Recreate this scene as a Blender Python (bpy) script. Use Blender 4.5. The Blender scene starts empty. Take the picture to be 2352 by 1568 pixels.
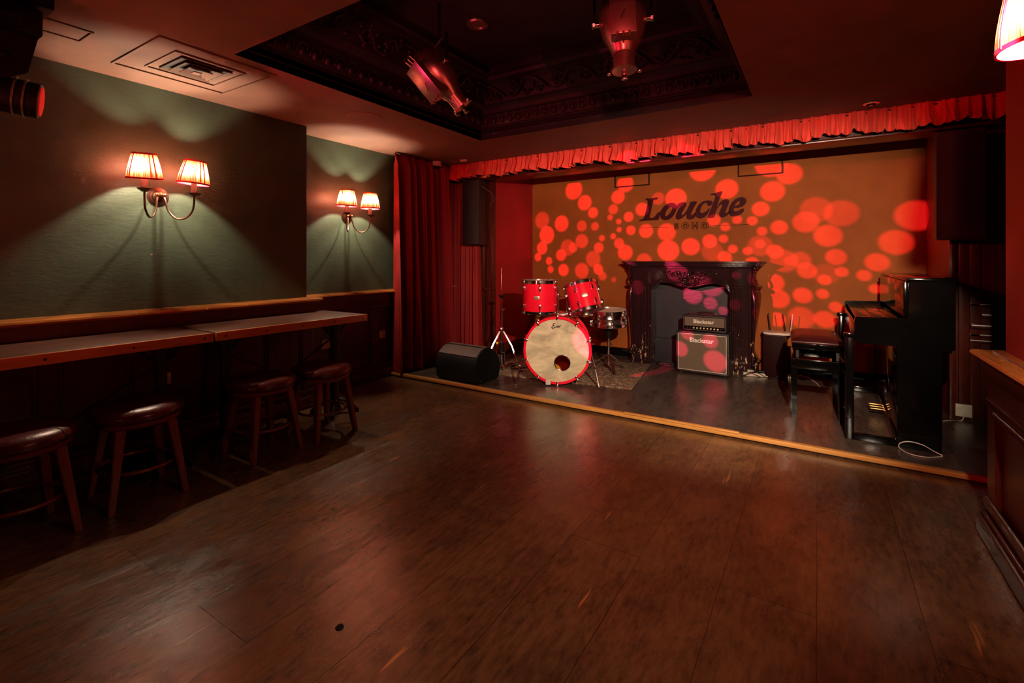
import bpy, bmesh, math, random
from mathutils import Vector, Matrix, Euler
random.seed(7)
R = math.radians
PI = math.pi
scene = bpy.context.scene
COL = scene.collection

# ---------------------------------------------------------------- camera
F = 1105.5; CX = 1176.0; HY = 594.0; TH = R(32.5); EYE = 1.2
CT, ST = math.cos(TH), math.sin(TH)
cam = bpy.data.cameras.new('camera'); camo = bpy.data.objects.new('camera', cam); COL.objects.link(camo)
cam.sensor_fit = 'HORIZONTAL'; cam.sensor_width = 36.0
cam.lens = 36.0 * F / 2352.0
cam.shift_y = (HY - 784.0) / 2352.0
cam.clip_start = 0.05
camo.location = (0, 0, EYE); camo.rotation_euler = (R(90), 0, TH)
scene.camera = camo

def ray(u, v):
    k = (u - CX) / F
    return Vector((-ST + k * CT, CT + k * ST, (HY - v) / F))
def atx(u, v, x): r = ray(u, v); return r * (x / r.x) + Vector((0, 0, EYE))
def aty(u, v, y): r = ray(u, v); return r * (y / r.y) + Vector((0, 0, EYE))
def atz(u, v, z): r = ray(u, v); return r * ((z - EYE) / r.z) + Vector((0, 0, EYE))

# ---------------------------------------------------------------- mesh helper
class MB:
    def __init__(s): s.bm = bmesh.new()
    def _x(s, vs, m):
        if m is not None: bmesh.ops.transform(s.bm, matrix=m, verts=vs)
    def box(s, a, b, m=None, bev=0.0, seg=2):
        a = Vector(a); b = Vector(b)
        lo = Vector((min(a.x, b.x), min(a.y, b.y), min(a.z, b.z))); hi = Vector((max(a.x, b.x), max(a.y, b.y), max(a.z, b.z)))
        t = bmesh.new(); bmesh.ops.create_cube(t, size=1.0)
        bmesh.ops.transform(t, matrix=Matrix.Translation((lo + hi) / 2) @ Matrix.Diagonal(((hi - lo).x, (hi - lo).y, (hi - lo).z, 1)), verts=t.verts)
        if bev > 0: bmesh.ops.bevel(t, geom=t.edges[:], offset=bev, segments=seg, affect='EDGES', profile=0.5)
        s._merge(t, m); return s
    def _merge(s, t, m=None):
        if m is not None: bmesh.ops.transform(t, matrix=m, verts=t.verts)
        t.verts.index_update(); vm = [s.bm.verts.new(v.co) for v in t.verts]
        for f in t.faces:
            try: s.bm.faces.new([vm[v.index] for v in f.verts])
            except ValueError: pass
        t.free()
    def cyl(s, p0, p1, r0, r1=None, n=16, cap=True):
        r1 = r0 if r1 is None else r1
        p0 = Vector(p0); p1 = Vector(p1); d = (p1 - p0); L = d.length
        q = d.to_track_quat('Z', 'Y').to_matrix().to_4x4()
        return s.lathe([(r0, 0), (r1, L)], n, Matrix.Translation(p0) @ q, cap)
    def lathe(s, prof, n=24, m=None, cap=True, closed=False):
        rings = []
        for r, z in prof:
            if r < 1e-6: rings.append([s.bm.verts.new((0, 0, z))])
            else: rings.append([s.bm.verts.new((r * math.cos(2*PI*i/n), r * math.sin(2*PI*i/n), z)) for i in range(n)])
        prs = list(zip(rings, rings[1:]))
        if closed: prs.append((rings[-1], rings[0]))
        for A, B in prs:
            for i in range(n):
                j = (i + 1) % n
                try:
                    if len(A) == 1 and len(B) == 1: continue
                    if len(A) == 1: s.bm.faces.new((A[0], B[j], B[i]))
                    elif len(B) == 1: s.bm.faces.new((A[i], A[j], B[0]))
                    else: s.bm.faces.new((A[i], A[j], B[j], B[i]))
                except ValueError: pass
        if cap and not closed:
            if len(rings[0]) > 1: s.bm.faces.new(rings[0][::-1])
            if len(rings[-1]) > 1: s.bm.faces.new(rings[-1])
        s._x([v for r in rings for v in r], m); return s
    def tube(s, pts, r, n=8, closed=False, cap=True):
        pts = [Vector(p) for p in pts]; N = len(pts); rings = []
        rr = r if isinstance(r, (list, tuple)) else [r] * N
        up = None
        for i, p in enumerate(pts):
            a = pts[(i - 1) % N] if (closed or i > 0) else p
            b = pts[(i + 1) % N] if (closed or i < N - 1) else p
            d = (b - a).normalized()
            if up is None:
                up = Vector((0, 0, 1)) if abs(d.z) < .9 else Vector((1, 0, 0))
            x = up.cross(d)
            if x.length < 1e-5: x = Vector((1, 0, 0)).cross(d)
            x.normalize(); y = d.cross(x).normalized(); up = y
            rings.append([s.bm.verts.new(p + (x * math.cos(2*PI*k/n) + y * math.sin(2*PI*k/n)) * rr[i]) for k in range(n)])
        prs = list(zip(rings, rings[1:]))
        if closed: prs.append((rings[-1], rings[0]))
        for A, B in prs:
            for k in range(n):
                l = (k + 1) % n
                s.bm.faces.new((A[k], A[l], B[l], B[k]))
        if cap and not closed:
            s.bm.faces.new(rings[0][::-1]); s.bm.faces.new(rings[-1])
        return s
    def sphere(s, c, r, n=12, m=None):
        if not isinstance(r, (tuple, list)): r = (r, r, r)
        t = bmesh.new(); bmesh.ops.create_uvsphere(t, u_segments=n, v_segments=max(6, n * 2 // 3), radius=1)
        mm = Matrix.Translation(c) @ (m if m is not None else Matrix.Identity(4)) @ Matrix.Diagonal((*r, 1))
        s._merge(t, mm); return s
    def prism(s, poly, axis, a, b, bev=0):
        """poly = 2d points; axis 'x','y','z' = extrusion axis from a to b"""
        def mk(p, w):
            return {'x': (w, p[0], p[1]), 'y': (p[0], w, p[1]), 'z': (p[0], p[1], w)}[axis]
        t = bmesh.new()
        A = [t.verts.new(mk(p, a)) for p in poly]; B = [t.verts.new(mk(p, b)) for p in poly]
        t.faces.new(A[::-1]); t.faces.new(B); n = len(poly)
        for i in range(n): t.faces.new((A[i], A[(i+1) % n], B[(i+1) % n], B[i]))
        if bev > 0: bmesh.ops.bevel(t, geom=t.edges[:], offset=bev, segments=2, affect='EDGES')
        s._merge(t); return s
    def grid(s, fn, nu, nv):
        V = [[s.bm.verts.new(fn(i / nu, j / nv)) for j in range(nv + 1)] for i in range(nu + 1)]
        for i in range(nu):
            for j in range(nv): s.bm.faces.new((V[i][j], V[i+1][j], V[i+1][j+1], V[i][j+1]))
        return s
    def quad(s, *p): s.bm.faces.new([s.bm.verts.new(q) for q in p]); return s
    def build(s, name, mat, parent=None, ang=35, loc=None, rot=None, norm=True):
        if norm: bmesh.ops.recalc_face_normals(s.bm, faces=s.bm.faces[:])
        me = bpy.data.meshes.new(name); s.bm.to_mesh(me); s.bm.free()
        me.materials.append(mat)
        me.shade_smooth(); me.set_sharp_from_angle(angle=R(ang))
        o = bpy.data.objects.new(name, me); COL.objects.link(o)
        if parent is not None: o.parent = parent
        if loc is not None: o.location = loc
        if rot is not None: o.rotation_euler = rot
        return o

def thing(name, label, cat, loc=(0, 0, 0), rotz=0, group=None):
    o = bpy.data.objects.new(name, None); COL.objects.link(o); o.empty_display_size = .1
    o.location = loc
    if isinstance(rotz, (Matrix,)): o.rotation_euler = rotz.to_euler()
    else: o.rotation_euler = (0, 0, rotz)
    o['label'] = label; o['category'] = cat
    if group: o['group'] = group
    return o
def tag(o, label, cat, group=None, kind=None):
    o['label'] = label; o['category'] = cat
    if group: o['group'] = group
    if kind: o['kind'] = kind
    return o
def struct(o): o['kind'] = 'structure'; return o
def dup(root, loc, rotz, label, group=None):
    r = root.copy(); COL.objects.link(r); r.location = loc; r.rotation_euler = (0, 0, rotz)
    r['label'] = label
    if group: r['group'] = group
    for ch in list(root.children):
        c = ch.copy(); COL.objects.link(c); c.parent = r
        for g in list(ch.children):
            d = g.copy(); COL.objects.link(d); d.parent = c
    return r
def smooth_poly(P, n=4, closed=True):
    out = []; N = len(P)
    for i in range(N if closed else N - 1):
        p0, p1, p2, p3 = [Vector(P[(i + k) % N] if closed else P[min(max(i + k, 0), N - 1)]) for k in (-1, 0, 1, 2)]
        for j in range(n):
            t = j / n
            out.append(0.5 * ((2*p1) + (-p0 + p2)*t + (2*p0 - 5*p1 + 4*p2 - p3)*t*t + (-p0 + 3*p1 - 3*p2 + p3)*t*t*t))
    if not closed: out.append(Vector(P[-1]))
    return out

# ---------------------------------------------------------------- materials
def lin(c):
    return tuple(((x/255)/12.92 if x/255 <= .04045 else ((x/255+.055)/1.055)**2.4) for x in c)
class NT:
    def __init__(s, name):
        s.m = bpy.data.materials.new(name); s.m.use_nodes = True; s.t = s.m.node_tree
        s.b = s.t.nodes['Principled BSDF']; s.out = s.t.nodes['Material Output']
    def n(s, ty, **kw):
        x = s.t.nodes.new(ty)
        for k, v in kw.items():
            if k.startswith('i_'): x.inputs[k[2:].replace('_', ' ')].default_value = v
            else: setattr(x, k, v)
        return x
    def l(s, a, b): s.t.links.new(a, b)
    def ramp(s, fac, stops, interp='LINEAR'):
        r = s.n('ShaderNodeValToRGB'); r.color_ramp.interpolation = interp
        e = r.color_ramp.elements
        while len(e) < len(stops): e.new(0.5)
        for i, (p, c) in enumerate(stops):
            e[i].position = p; e[i].color = (c, c, c, 1) if isinstance(c, (int, float)) else (*c, 1)
        s.l(fac, r.inputs['Fac']); return r
    def noise(s, scale, detail=4, rough=.55, vec=None, dist=0):
        x = s.n('ShaderNodeTexNoise'); x.inputs['Scale'].default_value = scale; x.inputs['Detail'].default_value = detail
        x.inputs['Roughness'].default_value = rough; x.inputs['Distortion'].default_value = dist
        if vec is not None: s.l(vec, x.inputs['Vector'])
        return x
    def coord(s, scale=(1, 1, 1), out='Object', rot=(0, 0, 0)):
        c = s.n('ShaderNodeTexCoord'); mp = s.n('ShaderNodeMapping'); mp.inputs['Scale'].default_value = scale
        mp.inputs['Rotation'].default_value = rot
        s.l(c.outputs[out], mp.inputs['Vector']); return mp.outputs['Vector']
    def mix(s, fac, a, b, mode='MIX'):
        x = s.n('ShaderNodeMix', data_type='RGBA', blend_type=mode)
        for sock, v in ((x.inputs[0], fac), (x.inputs[6], a), (x.inputs[7], b)):
            if hasattr(v, 'links'): s.l(v, sock)
            elif isinstance(v, (int, float)): sock.default_value = v
            else: sock.default_value = (*v, 1)
        return x.outputs[2]
    def bump(s, h, strength=.3, dist=.01):
        x = s.n('ShaderNodeBump'); x.inputs['Strength'].default_value = strength; x.inputs['Distance'].default_value = dist
        s.l(h, x.inputs['Height']); s.l(x.outputs['Normal'], s.b.inputs['Normal']); return x
    def set(s, **kw):
        for k, v in kw.items():
            i = s.b.inputs[k.replace('_', ' ')]
            if hasattr(v, 'links'): s.l(v, i)
            else: i.default_value = (*v, 1) if isinstance(v, tuple) and len(v) == 3 else v
        return s.m
def plain(name, c, rough=.5, metal=0.0, bump=0, bscale=60, var=.25, **kw):
    t = NT(name); nz = t.noise(6, 3, vec=t.coord())
    col = t.mix(t.ramp(nz.outputs['Fac'], [(.3, 0.0), (.7, 1.0)]).outputs['Color'], tuple(x*(1-var) for x in c), tuple(min(1, x*(1+var)) for x in c))
    if bump: t.bump(t.noise(bscale, 3, vec=t.coord()).outputs['Fac'], bump, .004)
    return t.set(Base_Color=col, Roughness=rough, Metallic=metal, **kw)

def mat_floor(name, base, worn, seam=True):
    t = NT(name); v = t.coord()
    big = t.noise(1.3, 7, .7, v, .5); mid = t.noise(5, 8, .7, t.coord((1.3, .55, 1)), .6); fine = t.noise(45, 6, .7, t.coord((1, .25, 1)))
    col = t.mix(t.ramp(big.outputs['Fac'], [(.35, 0.), (.68, 1.)]).outputs['Color'], base, worn)
    col = t.mix(t.ramp(mid.outputs['Fac'], [(.42, 0.), (.66, .85)]).outputs['Color'], col, tuple(x*.30 for x in base))
    col = t.mix(t.ramp(fine.outputs['Fac'], [(.35, 0.), (.75, .45)]).outputs['Color'], col, tuple(x*1.8 for x in worn))
    h = t.n('ShaderNodeMath', operation='ADD'); t.l(mid.outputs['Fac'], h.inputs[0])
    fn = t.n('ShaderNodeMath', operation='MULTIPLY'); fn.inputs[1].default_value = .35; t.l(fine.outputs['Fac'], fn.inputs[0]); t.l(fn.outputs[0], h.inputs[1])
    hh = h.outputs[0]
    if seam:
        # boards run towards the stage
        br = t.n('ShaderNodeTexBrick', offset=.43, offset_frequency=2, squash=1.0)
        br.inputs['Scale'].default_value = 1.0; br.inputs['Brick Width'].default_value = 1.9; br.inputs['Row Height'].default_value = .30
        br.inputs['Mortar Size'].default_value = .0016; br.inputs['Mortar Smooth'].default_value = .3
        br.inputs['Color1'].default_value = (.85, .85, .85, 1); br.inputs['Color2'].default_value = (1.1, 1.1, 1.1, 1); br.inputs['Mortar'].default_value = (.3, .3, .3, 1)
        wob = t.noise(3, 2, .5, v); mv = t.n('ShaderNodeMix', data_type='VECTOR'); 
        vr = t.coord((1, 1, 1), rot=(0, 0, R(90)))
        add = t.n('ShaderNodeVectorMath', operation='MULTIPLY_ADD'); t.l(wob.outputs['Color'], add.inputs[0]); add.inputs[1].default_value = (.012, .012, 0); t.l(vr, add.inputs[2])
        t.l(add.outputs[0], br.inputs['Vector'])
        col = t.mix(1.0, col, br.outputs['Color'], 'MULTIPLY')
        sb = t.n('ShaderNodeMath', operation='MULTIPLY_ADD'); t.l(br.outputs['Fac'], sb.inputs[0]); sb.inputs[1].default_value = -.6; t.l(hh, sb.inputs[2]); hh = sb.outputs[0]
        # amber scratches where the lacquer is through to bare wood
        sc = t.noise(2.2, 3, .6, t.coord((9, .7, 1))); msk = t.ramp(sc.outputs['Fac'], [(.70, 0.), (.74, 1.)])
        col = t.mix(msk.outputs['Color'], col, lin((170, 105, 55)))
    rg = t.ramp(mid.outputs['Fac'], [(.3, .13), (.75, .36)])
    ff = t.noise(150, 4, .7, t.coord((1, .5, 1))); fa = t.n('ShaderNodeMath', operation='MULTIPLY_ADD'); t.l(ff.outputs['Fac'], fa.inputs[0]); fa.inputs[1].default_value = .25; t.l(hh, fa.inputs[2])
    t.bump(fa.outputs[0], .38, .005)
    return t.set(Base_Color=col, Roughness=rg.outputs['Color'], Specular_IOR_Level=.85)
M = {}
M['floor'] = mat_floor('floor_boards', lin((68, 42, 27)), lin((112, 76, 48)))
M['stage'] = mat_floor('stage_boards', lin((60, 46, 42)), lin((84, 70, 62)), seam=False)
def mat_paint(name, c, rough=.5, scale=30, bump=.25, spots=None, var=.2, spec=.5):
    t = NT(name); v = t.coord(); n1 = t.noise(2.2, 5, .6, v); n2 = t.noise(scale, 5, .6, t.coord((1, 1, 2.5)))
    col = t.mix(t.ramp(n1.outputs['Fac'], [(.3, 0.), (.72, 1.)]).outputs['Color'], tuple(x*(1-var) for x in c), tuple(x*(1+var) for x in c))
    if spots:
        n3 = t.noise(16, 2, .4, v); col = t.mix(t.ramp(n3.outputs['Fac'], [(.79, 0.), (.80, 1.)]).outputs['Color'], col, spots)
    t.bump(n2.outputs['Fac'], bump, .006)
    return t.set(Base_Color=col, Roughness=rough, Specular_IOR_Level=spec)
M['green'] = mat_paint('green_wall_paint', lin((64, 77, 62)), .45, 22, .3, lin((150, 130, 110)))
M['ceil'] = mat_paint('ceiling_paint', lin((122, 90, 74)), .75, 8, .08)
M['coffer'] = mat_paint('coffer_black_paint', lin((46, 34, 34)), .55, 30, .15)
M['mustard'] = mat_paint('mustard_wall_paint', lin((150, 78, 30)), .7, 40, .3, None, .18, .2)
M['redwall'] = mat_paint('red_paint_and_light', lin((150, 20, 26)), .5, 25, .25)  # pier is red paint; on the stage returns red light painted as wall colour
M['dark'] = plain('dark_wall', lin((48, 24, 22)), .7)
def mat_wood(name, a, b, rough=.35, chips=None, scale=(6, 6, .6), lo=.7):
    t = NT(name); v = t.coord(scale); n1 = t.noise(6, 6, .6, v, 1.2)
    col = t.mix(t.ramp(n1.outputs['Fac'], [(.3, 0.), (.7, 1.)]).outputs['Color'], a, b)
    if chips:
        n3 = t.noise(26, 5, .7, t.coord()); col = t.mix(t.ramp(n3.outputs['Fac'], [(lo, 0.), (lo + .03, 1.)]).outputs['Color'], col, chips)
    t.bump(n1.outputs['Fac'], .12, .004)
    return t.set(Base_Color=col, Roughness=rough)
M['maho'] = mat_wood('mahogany', lin((60, 18, 12)), lin((86, 30, 18)), .28, lin((150, 100, 60)), lo=.76)
M['rail'] = mat_wood('worn_rail_wood', lin((140, 80, 38)), lin((190, 116, 54)), .22, lin((236, 190, 130)), scale=(6, .6, 6), lo=.64)
M['legwood'] = mat_wood('stool_leg_wood', lin((104, 42, 24)), lin((134, 62, 36)), .3)
M['ctop'] = mat_wood('counter_top_wood', lin((72, 44, 36)), lin((100, 66, 54)), .32, scale=(8, .7, 8))
M['cedge'] = mat_wood('counter_edge_wood', lin((160, 100, 50)), lin((190, 124, 66)), .35, scale=(8, .8, 8))
M['nosing'] = mat_wood('stage_nosing', lin((172, 112, 52)), lin((200, 140, 74)), .35, scale=(.7, 8, 8))
M['iron'] = plain('cast_iron', (.012, .011, .011), .45, .3)
M['leather'] = plain('oxblood_leather', lin((78, 26, 24)), .3, 0, .25, 90)
M['blackm'] = plain('black_matte', (.005, .005, .005), .55, 0, .3, 300, Specular_IOR_Level=.2)
M['blackg'] = plain('black_gloss', (.0018, .0015, .0015), .1)
M['blackleather'] = plain('bench_leather', lin((58, 18, 18)), .35, 0, .2, 90)
M['chrome'] = plain('chrome', (.85, .83, .82), .12, 1.0, var=.03)
M['steel'] = plain('spot_steel', (.50, .39, .37), .31, .9, var=.1)
M['brass'] = plain('bronze', (.17, .09, .065), .3, 1.0)
M['brassy'] = plain('copper_knob', (.75, .33, .12), .3, 1.0)
M['gold'] = plain('gold', (.5, .28, .1), .35, 1.0)
M['white'] = plain('white_plastic', lin((205, 190, 175)), .45)
M['cream'] = plain('cream_candle', lin((96, 78, 70)), .6)
M['shell'] = plain('red_drum_wrap', (.80, .008, .03), .18, 0, var=.05, Coat_Weight=.6)
M['rubber'] = plain('rubber', (.01, .01, .01), .7)
M['badge'] = plain('badge_metal', (.75, .62, .45), .3, .8)
M['logo'] = plain('logo_silver', lin((230, 220, 205)), .4)
M['knob'] = plain('cream_knob', lin((220, 195, 150)), .4)
M['black'] = plain('black_ink', (.01, .01, .01), .5)
M['louche'] = plain('maroon_sign_paint', lin((60, 5, 14)), .6, Specular_IOR_Level=.15)
M['shadeline'] = plain('sign_outline', lin((44, 14, 8)), .6, Specular_IOR_Level=.15)
def mat_fabric(name, c, sheen, scale=600):
    t = NT(name); n1 = t.noise(5, 4, .6, t.coord()); 
    col = t.mix(n1.outputs['Fac'], tuple(x*.7 for x in c), tuple(x*1.25 for x in c))
    t.bump(t.noise(scale, 2, .5, t.coord()).outputs['Fac'], .1, .002)
    return t.set(Base_Color=col, Roughness=.75, Sheen_Weight=.3, Sheen_Roughness=.4, Sheen_Tint=sheen)
M['velvet'] = mat_fabric('red_velvet', lin((140, 8, 7)), (1., .15, .1))
M['valance'] = mat_fabric('red_satin', lin((232, 70, 56)), (1., .5, .35))
def mat_head():
    t = NT('mottled_drum_head'); n1 = t.noise(4.5, 6, .65, t.coord((1, 1, 2.)), .8)
    col = t.mix(t.ramp(n1.outputs['Fac'], [(.3, 0.), (.7, 1.)]).outputs['Color'], lin((150, 138, 110)), lin((222, 206, 170)))
    return t.set(Base_Color=col, Roughness=.5)
M['head'] = mat_head()
M['headw'] = plain('white_drum_head', lin((220, 205, 190)), .5)
M['headg'] = plain('smoky_drum_head', lin((120, 92, 92)), .3)
M['port'] = plain('port_glass', lin((205, 145, 30)), .3)
def mat_grille(name, a, b, sc):
    t = NT(name); v = t.coord((sc, sc, sc)); w = t.n('ShaderNodeTexChecker'); w.inputs['Scale'].default_value = 1; t.l(v, w.inputs['Vector'])
    w.inputs['Color1'].default_value = (*a, 1); w.inputs['Color2'].default_value = (*b, 1)
    n1 = t.noise(300, 2, .5, t.coord()); 
    t.bump(n1.outputs['Fac'], .3, .002)
    return t.set(Base_Color=w.outputs['Color'], Roughness=.7)
M['grille'] = mat_grille('amp_grille_cloth', lin((116, 98, 78)), lin((74, 62, 50)), 260)
M['spkgrille'] = mat_grille('speaker_grille', lin((44, 32, 34)), lin((20, 14, 15)), 300)
M['tolex'] = plain('black_tolex', (.02, .012, .012), .45, 0, .5, 400)
def mat_mantel():
    t = NT('chipped_black_paint'); n1 = t.noise(3, 4, .6, t.coord())
    col = t.mix(n1.outputs['Fac'], lin((30, 15, 18)), lin((50, 25, 29)))
    sep = t.n('ShaderNodeSeparateXYZ'); g = t.n('ShaderNodeNewGeometry'); t.l(g.outputs['Position'], sep.inputs[0])
    n3 = t.noise(20, 6, .75, t.coord((1.6, 1.6, .55)))
    mr = t.n('ShaderNodeMapRange'); t.l(sep.outputs['Z'], mr.inputs[0]); mr.inputs[1].default_value = .1; mr.inputs[2].default_value = 1.0
    mr.inputs[3].default_value = .575; mr.inputs[4].default_value = .78
    gt = t.n('ShaderNodeMath', operation='GREATER_THAN'); t.l(n3.outputs['Fac'], gt.inputs[0]); t.l(mr.outputs[0], gt.inputs[1])
    col = t.mix(gt.outputs[0], col, lin((214, 184, 140)))
    t.bump(t.noise(18, 4, .6, t.coord()).outputs['Fac'], .15, .006)
    return t.set(Base_Color=col, Roughness=.16)
M['mantel'] = mat_mantel()
M['firebox'] = mat_paint('firebox_grey_paint', lin((50, 47, 52)), .4, 14, .3, lin((190, 165, 130)))
def mat_rug():
    t = NT('patterned_rug'); v = t.coord((1, 1, 1)); vo = t.n('ShaderNodeTexVoronoi'); vo.inputs['Scale'].default_value = 26; t.l(v, vo.inputs['Vector'])
    n = t.noise(9, 5, .6, v); n2 = t.noise(70, 4, .7, v)
    col = t.mix(t.ramp(n.outputs['Fac'], [(.4, 0.), (.55, 1.)]).outputs['Color'], lin((130, 48, 34)), lin((180, 146, 112)))
    col = t.mix(t.ramp(vo.outputs['Distance'], [(.25, 0.), (.5, 1.)]).outputs['Color'], col, lin((72, 50, 36)))
    col = t.mix(t.ramp(n2.outputs['Fac'], [(.4, 0.), (.7, .7)]).outputs['Color'], col, lin((176, 150, 120)))
    t.bump(n2.outputs['Fac'], .8, .01)
    return t.set(Base_Color=col, Roughness=.95)
M['rug'] = mat_rug()
def mat_shade():
    t = NT('pleated_lampshade'); t.t.nodes.remove(t.b)
    at = t.n('ShaderNodeAttribute', attribute_name='pleat_glow')
    n = t.ramp(at.outputs['Fac'], [(0., (.10, .0006, .001)), (.35, (.34, .014, .004)), (.6, (.55, .085, .035)), (.82, (.85, .34, .27)), (1., (.95, .8, .78))])
    di = t.n('ShaderNodeBsdfDiffuse'); tr = t.n('ShaderNodeBsdfTranslucent'); mx = t.n('ShaderNodeMixShader'); mx.inputs[0].default_value = .5
    t.l(n.outputs['Color'], tr.inputs['Color']); di.inputs['Color'].default_value = (.25, .10, .07, 1)
    t.l(di.outputs[0], mx.inputs[1]); t.l(tr.outputs[0], mx.inputs[2]); t.l(mx.outputs[0], t.out.inputs['Surface'])
    return t.m
M['shade'] = mat_shade()
M['trim'] = plain('red_shade_trim', (.6, .0, .03), .6)
def mat_emit(name, c, s):
    t = NT(name); return t.set(Base_Color=c, Emission_Color=c, Emission_Strength=s)
M['bulb'] = mat_emit('lit_bulb', (1., .9, .75), 12)
M['redlens'] = mat_emit('red_lens', (.6, .004, .004), .6)
M['ledpink'] = mat_emit('pink_led', (1., .4, .35), 4)

# ---------------------------------------------------------------- room dimensions
CZ = 2.29; SZ = .035                     # ceiling, stage height
WN = -3.56; WF = -3.80; YC = 2.436       # left wall near / far face, the corner between
YS = 3.54                                # stage edge
YP = 4.73; YB = 5.6; XL = -3.24; XR = .807
CX0, CX1, CY0, CY1 = -2.63, -.374, 1.37, 3.59   # ceiling coffer
XRW = .656; YRW = 2.9                    # right pier
YN = -2.2                                # wall behind the camera

# floor / stage / trims
b = MB(); b.box((WN - .5, YN, -.1), (2.2, YS - .02, 0)); struct(b.build('floor', M['floor']))
b = MB(); b.box((WF - .1, YS - .02, -.1), (2.2, YB + .1, SZ)); struct(b.build('floor_stage', M['stage']))
b = MB(); b.box((WF + .02, YS - .045, .012), (1.6, YS, SZ + .004), bev=.004)
struct(b.build('trim_1', M['nosing']))
b = MB()
p0 = atz(1440, 945, SZ); p1 = atz(1700, 993, SZ)
b.box((p0.x, YS - .05, SZ + .003), (p1.x, YS - .02, SZ + .016), bev=.003); struct(b.build('trim_2', M['nosing']))

# ceiling with coffer
b = MB()
b.box((WF - .2, YN, CZ), (2.2, CY0, CZ + .1)); b.box((WF - .2, CY1, CZ), (2.2, YB + .1, CZ + .1))
b.box((WF - .2, CY0, CZ), (CX0, CY1, CZ + .1)); b.box((CX1, CY0, CZ), (2.2, CY1, CZ + .1))
struct(b.build('ceiling', M['ceil']))
b = MB()
prof = [(0, 0), (0, .045), (.004, .05), (0, .055), (0, .085), (.018, .09), (.018, .1), (.03, .105), (.05, .15), (.07, .19), (.09, .195), (.09, .21),
        (.10, .23), (.13, .255), (.15, .26), (.16, .29), (.2, .36), (.26, .41), (.27, .415), (.28, .44), (.31, .45), (.31, .5)]
rings = []
for d, h in prof:
    rings.append([b.bm.verts.new(p) for p in ((CX0 + d, CY0 + d, CZ + h), (CX1 - d, CY0 + d, CZ + h), (CX1 - d, CY1 - d, CZ + h), (CX0 + d, CY1 - d, CZ + h))])
for A, B in zip(rings, rings[1:]):
    for i in range(4): b.bm.faces.new((A[i], A[(i+1) % 4], B[(i+1) % 4], B[i]))
b.bm.faces.new(rings[-1])
# egg and dart, and the acanthus scroll, on the four sides
def side_pts(side):
    if side == 0: return Vector((CX0, CY1, CZ)), Vector((1, 0, 0)), Vector((0, -1, 0)), CX1 - CX0
    if side == 1: return Vector((CX0, CY0, CZ)), Vector((0, 1, 0)), Vector((1, 0, 0)), CY1 - CY0
    if side == 2: return Vector((CX1, CY0, CZ)), Vector((0, 1, 0)), Vector((-1, 0, 0)), CY1 - CY0
for sd in (0, 1, 2):
    o, a, nrm, L = side_pts(sd)
    n = int((L - .2) / .085)
    for i in range(n + 1):
        c = o + a * (.1 + (L - .2) * i / n) + nrm * .052 + Vector((0, 0, .145))
        rm = Matrix((( *a, 0), (*nrm, 0), (0, 0, 1, 0), (0, 0, 0, 1))).transposed() if False else Matrix(((a.x, nrm.x, 0, 0), (a.y, nrm.y, 0, 0), (0, 0, 1, 0), (0, 0, 0, 1)))
        b.sphere(c, (.02, .02, .034), 8, rm)
        ring = [c + a * .032 * math.cos(t) + Vector((0, 0, .042 * math.sin(t))) + nrm * (.005 + .02 * math.sin(t)) for t in [R(x) for x in range(-20, 201, 22)]]
        b.tube(ring, .005, 5)
    if sd < 2:
        m_ = int((L - .6) / .2)
        for i in range(m_ + 1):
            s0 = .3 + (L - .6) * i / m_
            sg = 1 if i % 2 else -1
            def sp(x, y): 
                h = .325 + y; d = .17 + (y + .05) * .75
                return o + a * (s0 + x) + nrm * (d + .012) + Vector((0, 0, h))
            pts = []
            for k in range(16):
                r_ = .05 * (1 - k / 18); t_ = k * .55 * sg
                pts.append(sp(r_ * math.cos(t_), r_ * math.sin(t_) * .9))
            b.tube(pts, [.011 - .0004 * k for k in range(16)], 6)
            b.tube([sp(-.1, -.045 * sg), sp(-.05, -.05 * sg), sp(0, -.035 * sg), sp(.05, 0), sp(.08, .03 * sg), sp(.1, .045 * sg)], .009, 6)
            for k in range(7):
                b.sphere(sp(random.uniform(-.09, .09), random.uniform(-.055, .055)), (.016, .01, .012), 6)
struct(b.build('ceiling_coffer', M['coffer'], ang=40))

# left wall
b = MB(); b.box((WF - .2, YN, 0), (WN, YC, CZ)); b.box((WF - .2, YC, 0), (WF, YB, CZ)); struct(b.build('wall_left', M['green']))
def dado(b, axis_x, face, y0, y1, ztop, sgn, panels):
    """wainscot on a wall of constant x; sgn=+1 faces +x"""
    T = .02 * sgn
    b.box((axis_x, y0, 0), (face - T, y1, ztop))
    b.box((face - T, y0, ztop - .12), (face, y1, ztop)); b.box((face - T, y0, 0), (face, y1, .15))
    b.box((face - T, y0, .23), (face, y1, .29)) if False else None
    b.box((face, y0, .0), (face + .018 * sgn, y1, .10), bev=.004)
    b.box((face, y0, .125), (face + .01 * sgn, y1, .15), bev=.004)
    b.box((face, y0, ztop - .135), (face + .01 * sgn, y1, ztop - .115), bev=.004)
    n = len(panels) - 1
    for i, s_ in enumerate(panels):
        b.box((face - T, s_ - .04, .15), (face, s_ + .04, ztop - .12))
        for q in (-.05, .05): b.box((face - T, s_ + q - .01, .15), (face - T * .35, s_ + q + .01, ztop - .12), bev=.003)
FN = -3.475; FF = -3.715
b = MB(); dado(b, WN, FN, YN, YC + .02, .85, 1, [-.9, -.45, 0, .42, .84, 1.26, 1.68, 2.1, YC - .05])
struct(b.build('trim_3', M['maho']))
b = MB(); dado(b, WF, FF, YC, YP, .85, 1, [YC + .1, 2.85, 3.3, 3.75, 4.2]); struct(b.build('trim_4', M['maho']))
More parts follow.
